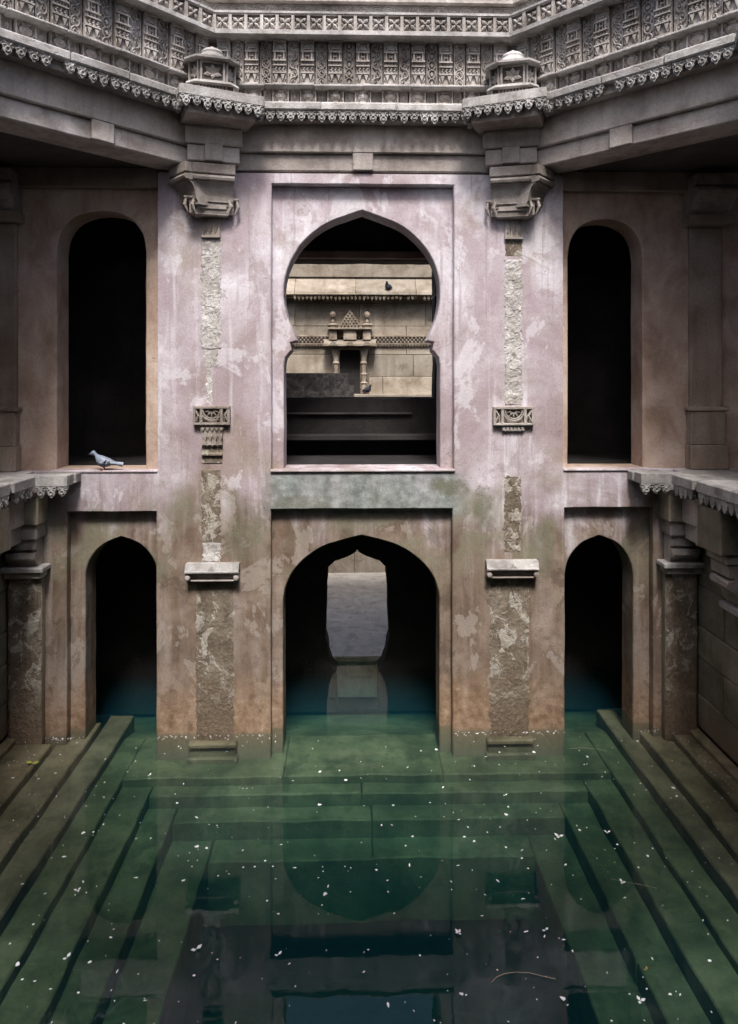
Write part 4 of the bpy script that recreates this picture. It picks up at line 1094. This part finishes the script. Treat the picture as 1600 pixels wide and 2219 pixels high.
while cnt < 222:
    y = rnd.uniform(4.5, 8.3); x = rnd.uniform(-.56, .56) * y + .05
    if not free(x, y): continue
    if rnd.random() > .45 + .55 * noise.noise((x * 1.1, y * 1.1, 3.3)): continue
    put_petal(x, y, rnd.choice((.008, .010, .012, .013, .015, .018, .024))); cnt += 1
for k in range(70):        # drifts against the walls and kerbs
    t = rnd.random()
    if t < .45: x = rnd.uniform(-2.3, -.95) if rnd.random() < .5 else rnd.uniform(1.25, 2.55); y = YW - .03 - abs(rnd.gauss(0, .025))
    elif t < .75: x = rnd.choice((-1, 1)); x = (-3.95 + abs(rnd.gauss(0, .06))) if x < 0 else (4.08 - abs(rnd.gauss(0, .08))); y = rnd.uniform(6.6, 7.9)
    else: x = rnd.uniform(-3.7, -3.25) if rnd.random() < .5 else rnd.uniform(3.55, 3.85); y = YW - .03 - abs(rnd.gauss(0, .06))
    put_petal(x, y, rnd.choice((.005, .007, .009, .012)))
m = MB()
for k in range(420):      # fine chaff between the petals
    y = rnd.uniform(4.5, 8.3); x = rnd.uniform(-.56, .56) * y + .05
    if k < 140:
        y = YW - .02 - abs(rnd.gauss(0, .05)); x = rnd.choice((rnd.uniform(-2.33, -.9), rnd.uniform(1.2, 2.6), rnd.uniform(-4, -3.2), rnd.uniform(3.5, 4.1)))
    elif k < 220:
        y = rnd.uniform(6.3, 8.2); x = rnd.choice((-3.93 + abs(rnd.gauss(0, .12)), 4.08 - abs(rnd.gauss(0, .16))))
    if not (free(x, y) or y > 8.28): continue
    r_ = rnd.uniform(.004, .010); a = rnd.uniform(0, 3.14); c, q = math.cos(a) * r_, math.sin(a) * r_
    m.add([(x + c, y + q, .005), (x - q * .6, y + c * .6, .006), (x - c, y - q, .005), (x + q * .6, y - c * .6, .004), (x, y, .009)], [(0, 1, 4), (1, 2, 4), (2, 3, 4), (3, 0, 4), (3, 2, 1, 0)])
m.build('floating_chaff', 'petal', kind='stuff', label='fine white chaff strewn over the pool and along the waterline', cat='chaff')
def big_petal(x, y, s, n, label, mat='petal', rot=0, cat='petal', name='fallen_petal'):
    m = MB()
    for k in range(n):
        a = rot + 2 * math.pi * k / n + .3 * math.sin(k * 5); L = s * (1 - .15 * (k % 2)); ww = s * .33
        vs = [(0, 0, .002), (L * .5, ww, .006), (L, 0, .012), (L * .5, -ww, .006), (L * .5, 0, -.002)]
        m.add([(p * math.cos(a) - q * math.sin(a), p * math.sin(a) + q * math.cos(a), r_) for p, q, r_ in vs], [(0, 1, 2), (0, 2, 3), (0, 4, 1), (1, 4, 2), (2, 4, 3), (3, 4, 0)])
    place(name, m.mesh(name, mat), None, Matrix.Translation((x, y, .006)), label=label, cat=cat)
def wpx(px, py):       # planning aid: where the line of sight meets the water level
    y = 1500 * 4.31 / (py - 820); return (px - 761) / 1500 * y, y
for px, py, s, n, l in ((175, 1920, .035, 3, 'three pointed white blossom afloat over the left steps'), (152, 2064, .04, 2, 'larger white scrap afloat near the left edge of the pool'),
                        (428, 2052, .05, 2, 'long white petal afloat over the reflected left pier'), (1215, 1822, .05, 3, 'white feathery petal afloat under the right pier reflection'),
                        (995, 2028, .035, 4, 'white four petalled blossom afloat near the middle right'), (1185, 2026, .035, 2, 'white petal with a stalk afloat right of the blossom'),
                        (1395, 2186, .04, 3, 'white curled petal afloat near the lower right corner'), (1097, 1730, .03, 2, 'white diamond shaped petal afloat below the right pier'),
                        (328, 1675, .03, 2, 'white petal afloat beside the left pier foot'), (604, 2068, .035, 2, 'slim white petal afloat left of the middle'),
                        (1355, 1925, .035, 3, 'white petal cluster afloat over the right steps'), (1322, 1815, .035, 3, 'pair of white petals afloat beside the right steps')):
    x, y = wpx(px, py); big_petal(x, y, s, n, l, rot=px)
x, y = wpx(78, 1645); big_petal(x, y, .085, 2, 'yellow green leaf lying in the shallow water by the left wall', 'leaf', 0, 'leaf', 'fallen_leaf')
x, y = wpx(1408, 2118); big_petal(x, y, .022, 2, 'small ochre leaf scrap afloat at the lower right', 'ochre', 1, 'leaf', 'fallen_leaf')
x, y = wpx(1577, 1625); big_petal(x, y, .035, 3, 'pink petal lying by the right kerb', 'pink', .4)
def twig(pts, r, label):
    P = [wpx(*p) for p in pts]
    MB().tube([(x, y, .008) for x, y in P], r, 5).build('floating_twig', 'twig', label=label, cat='twig')
twig([(1068, 2138), (1078, 2127), (1095, 2120), (1120, 2117), (1150, 2119), (1175, 2126), (1208, 2134)], .0018, 'thin curved pale twig afloat over the right pier reflection')
twig([(1240, 1630), (1270, 1629), (1300, 1632), (1320, 1637)], .0014, 'thin dark stalk afloat before the right doorway')
twig([(1330, 1917), (1370, 1926), (1410, 1934), (1432, 1940)], .0012, 'thin straight stalk afloat over the right steps')
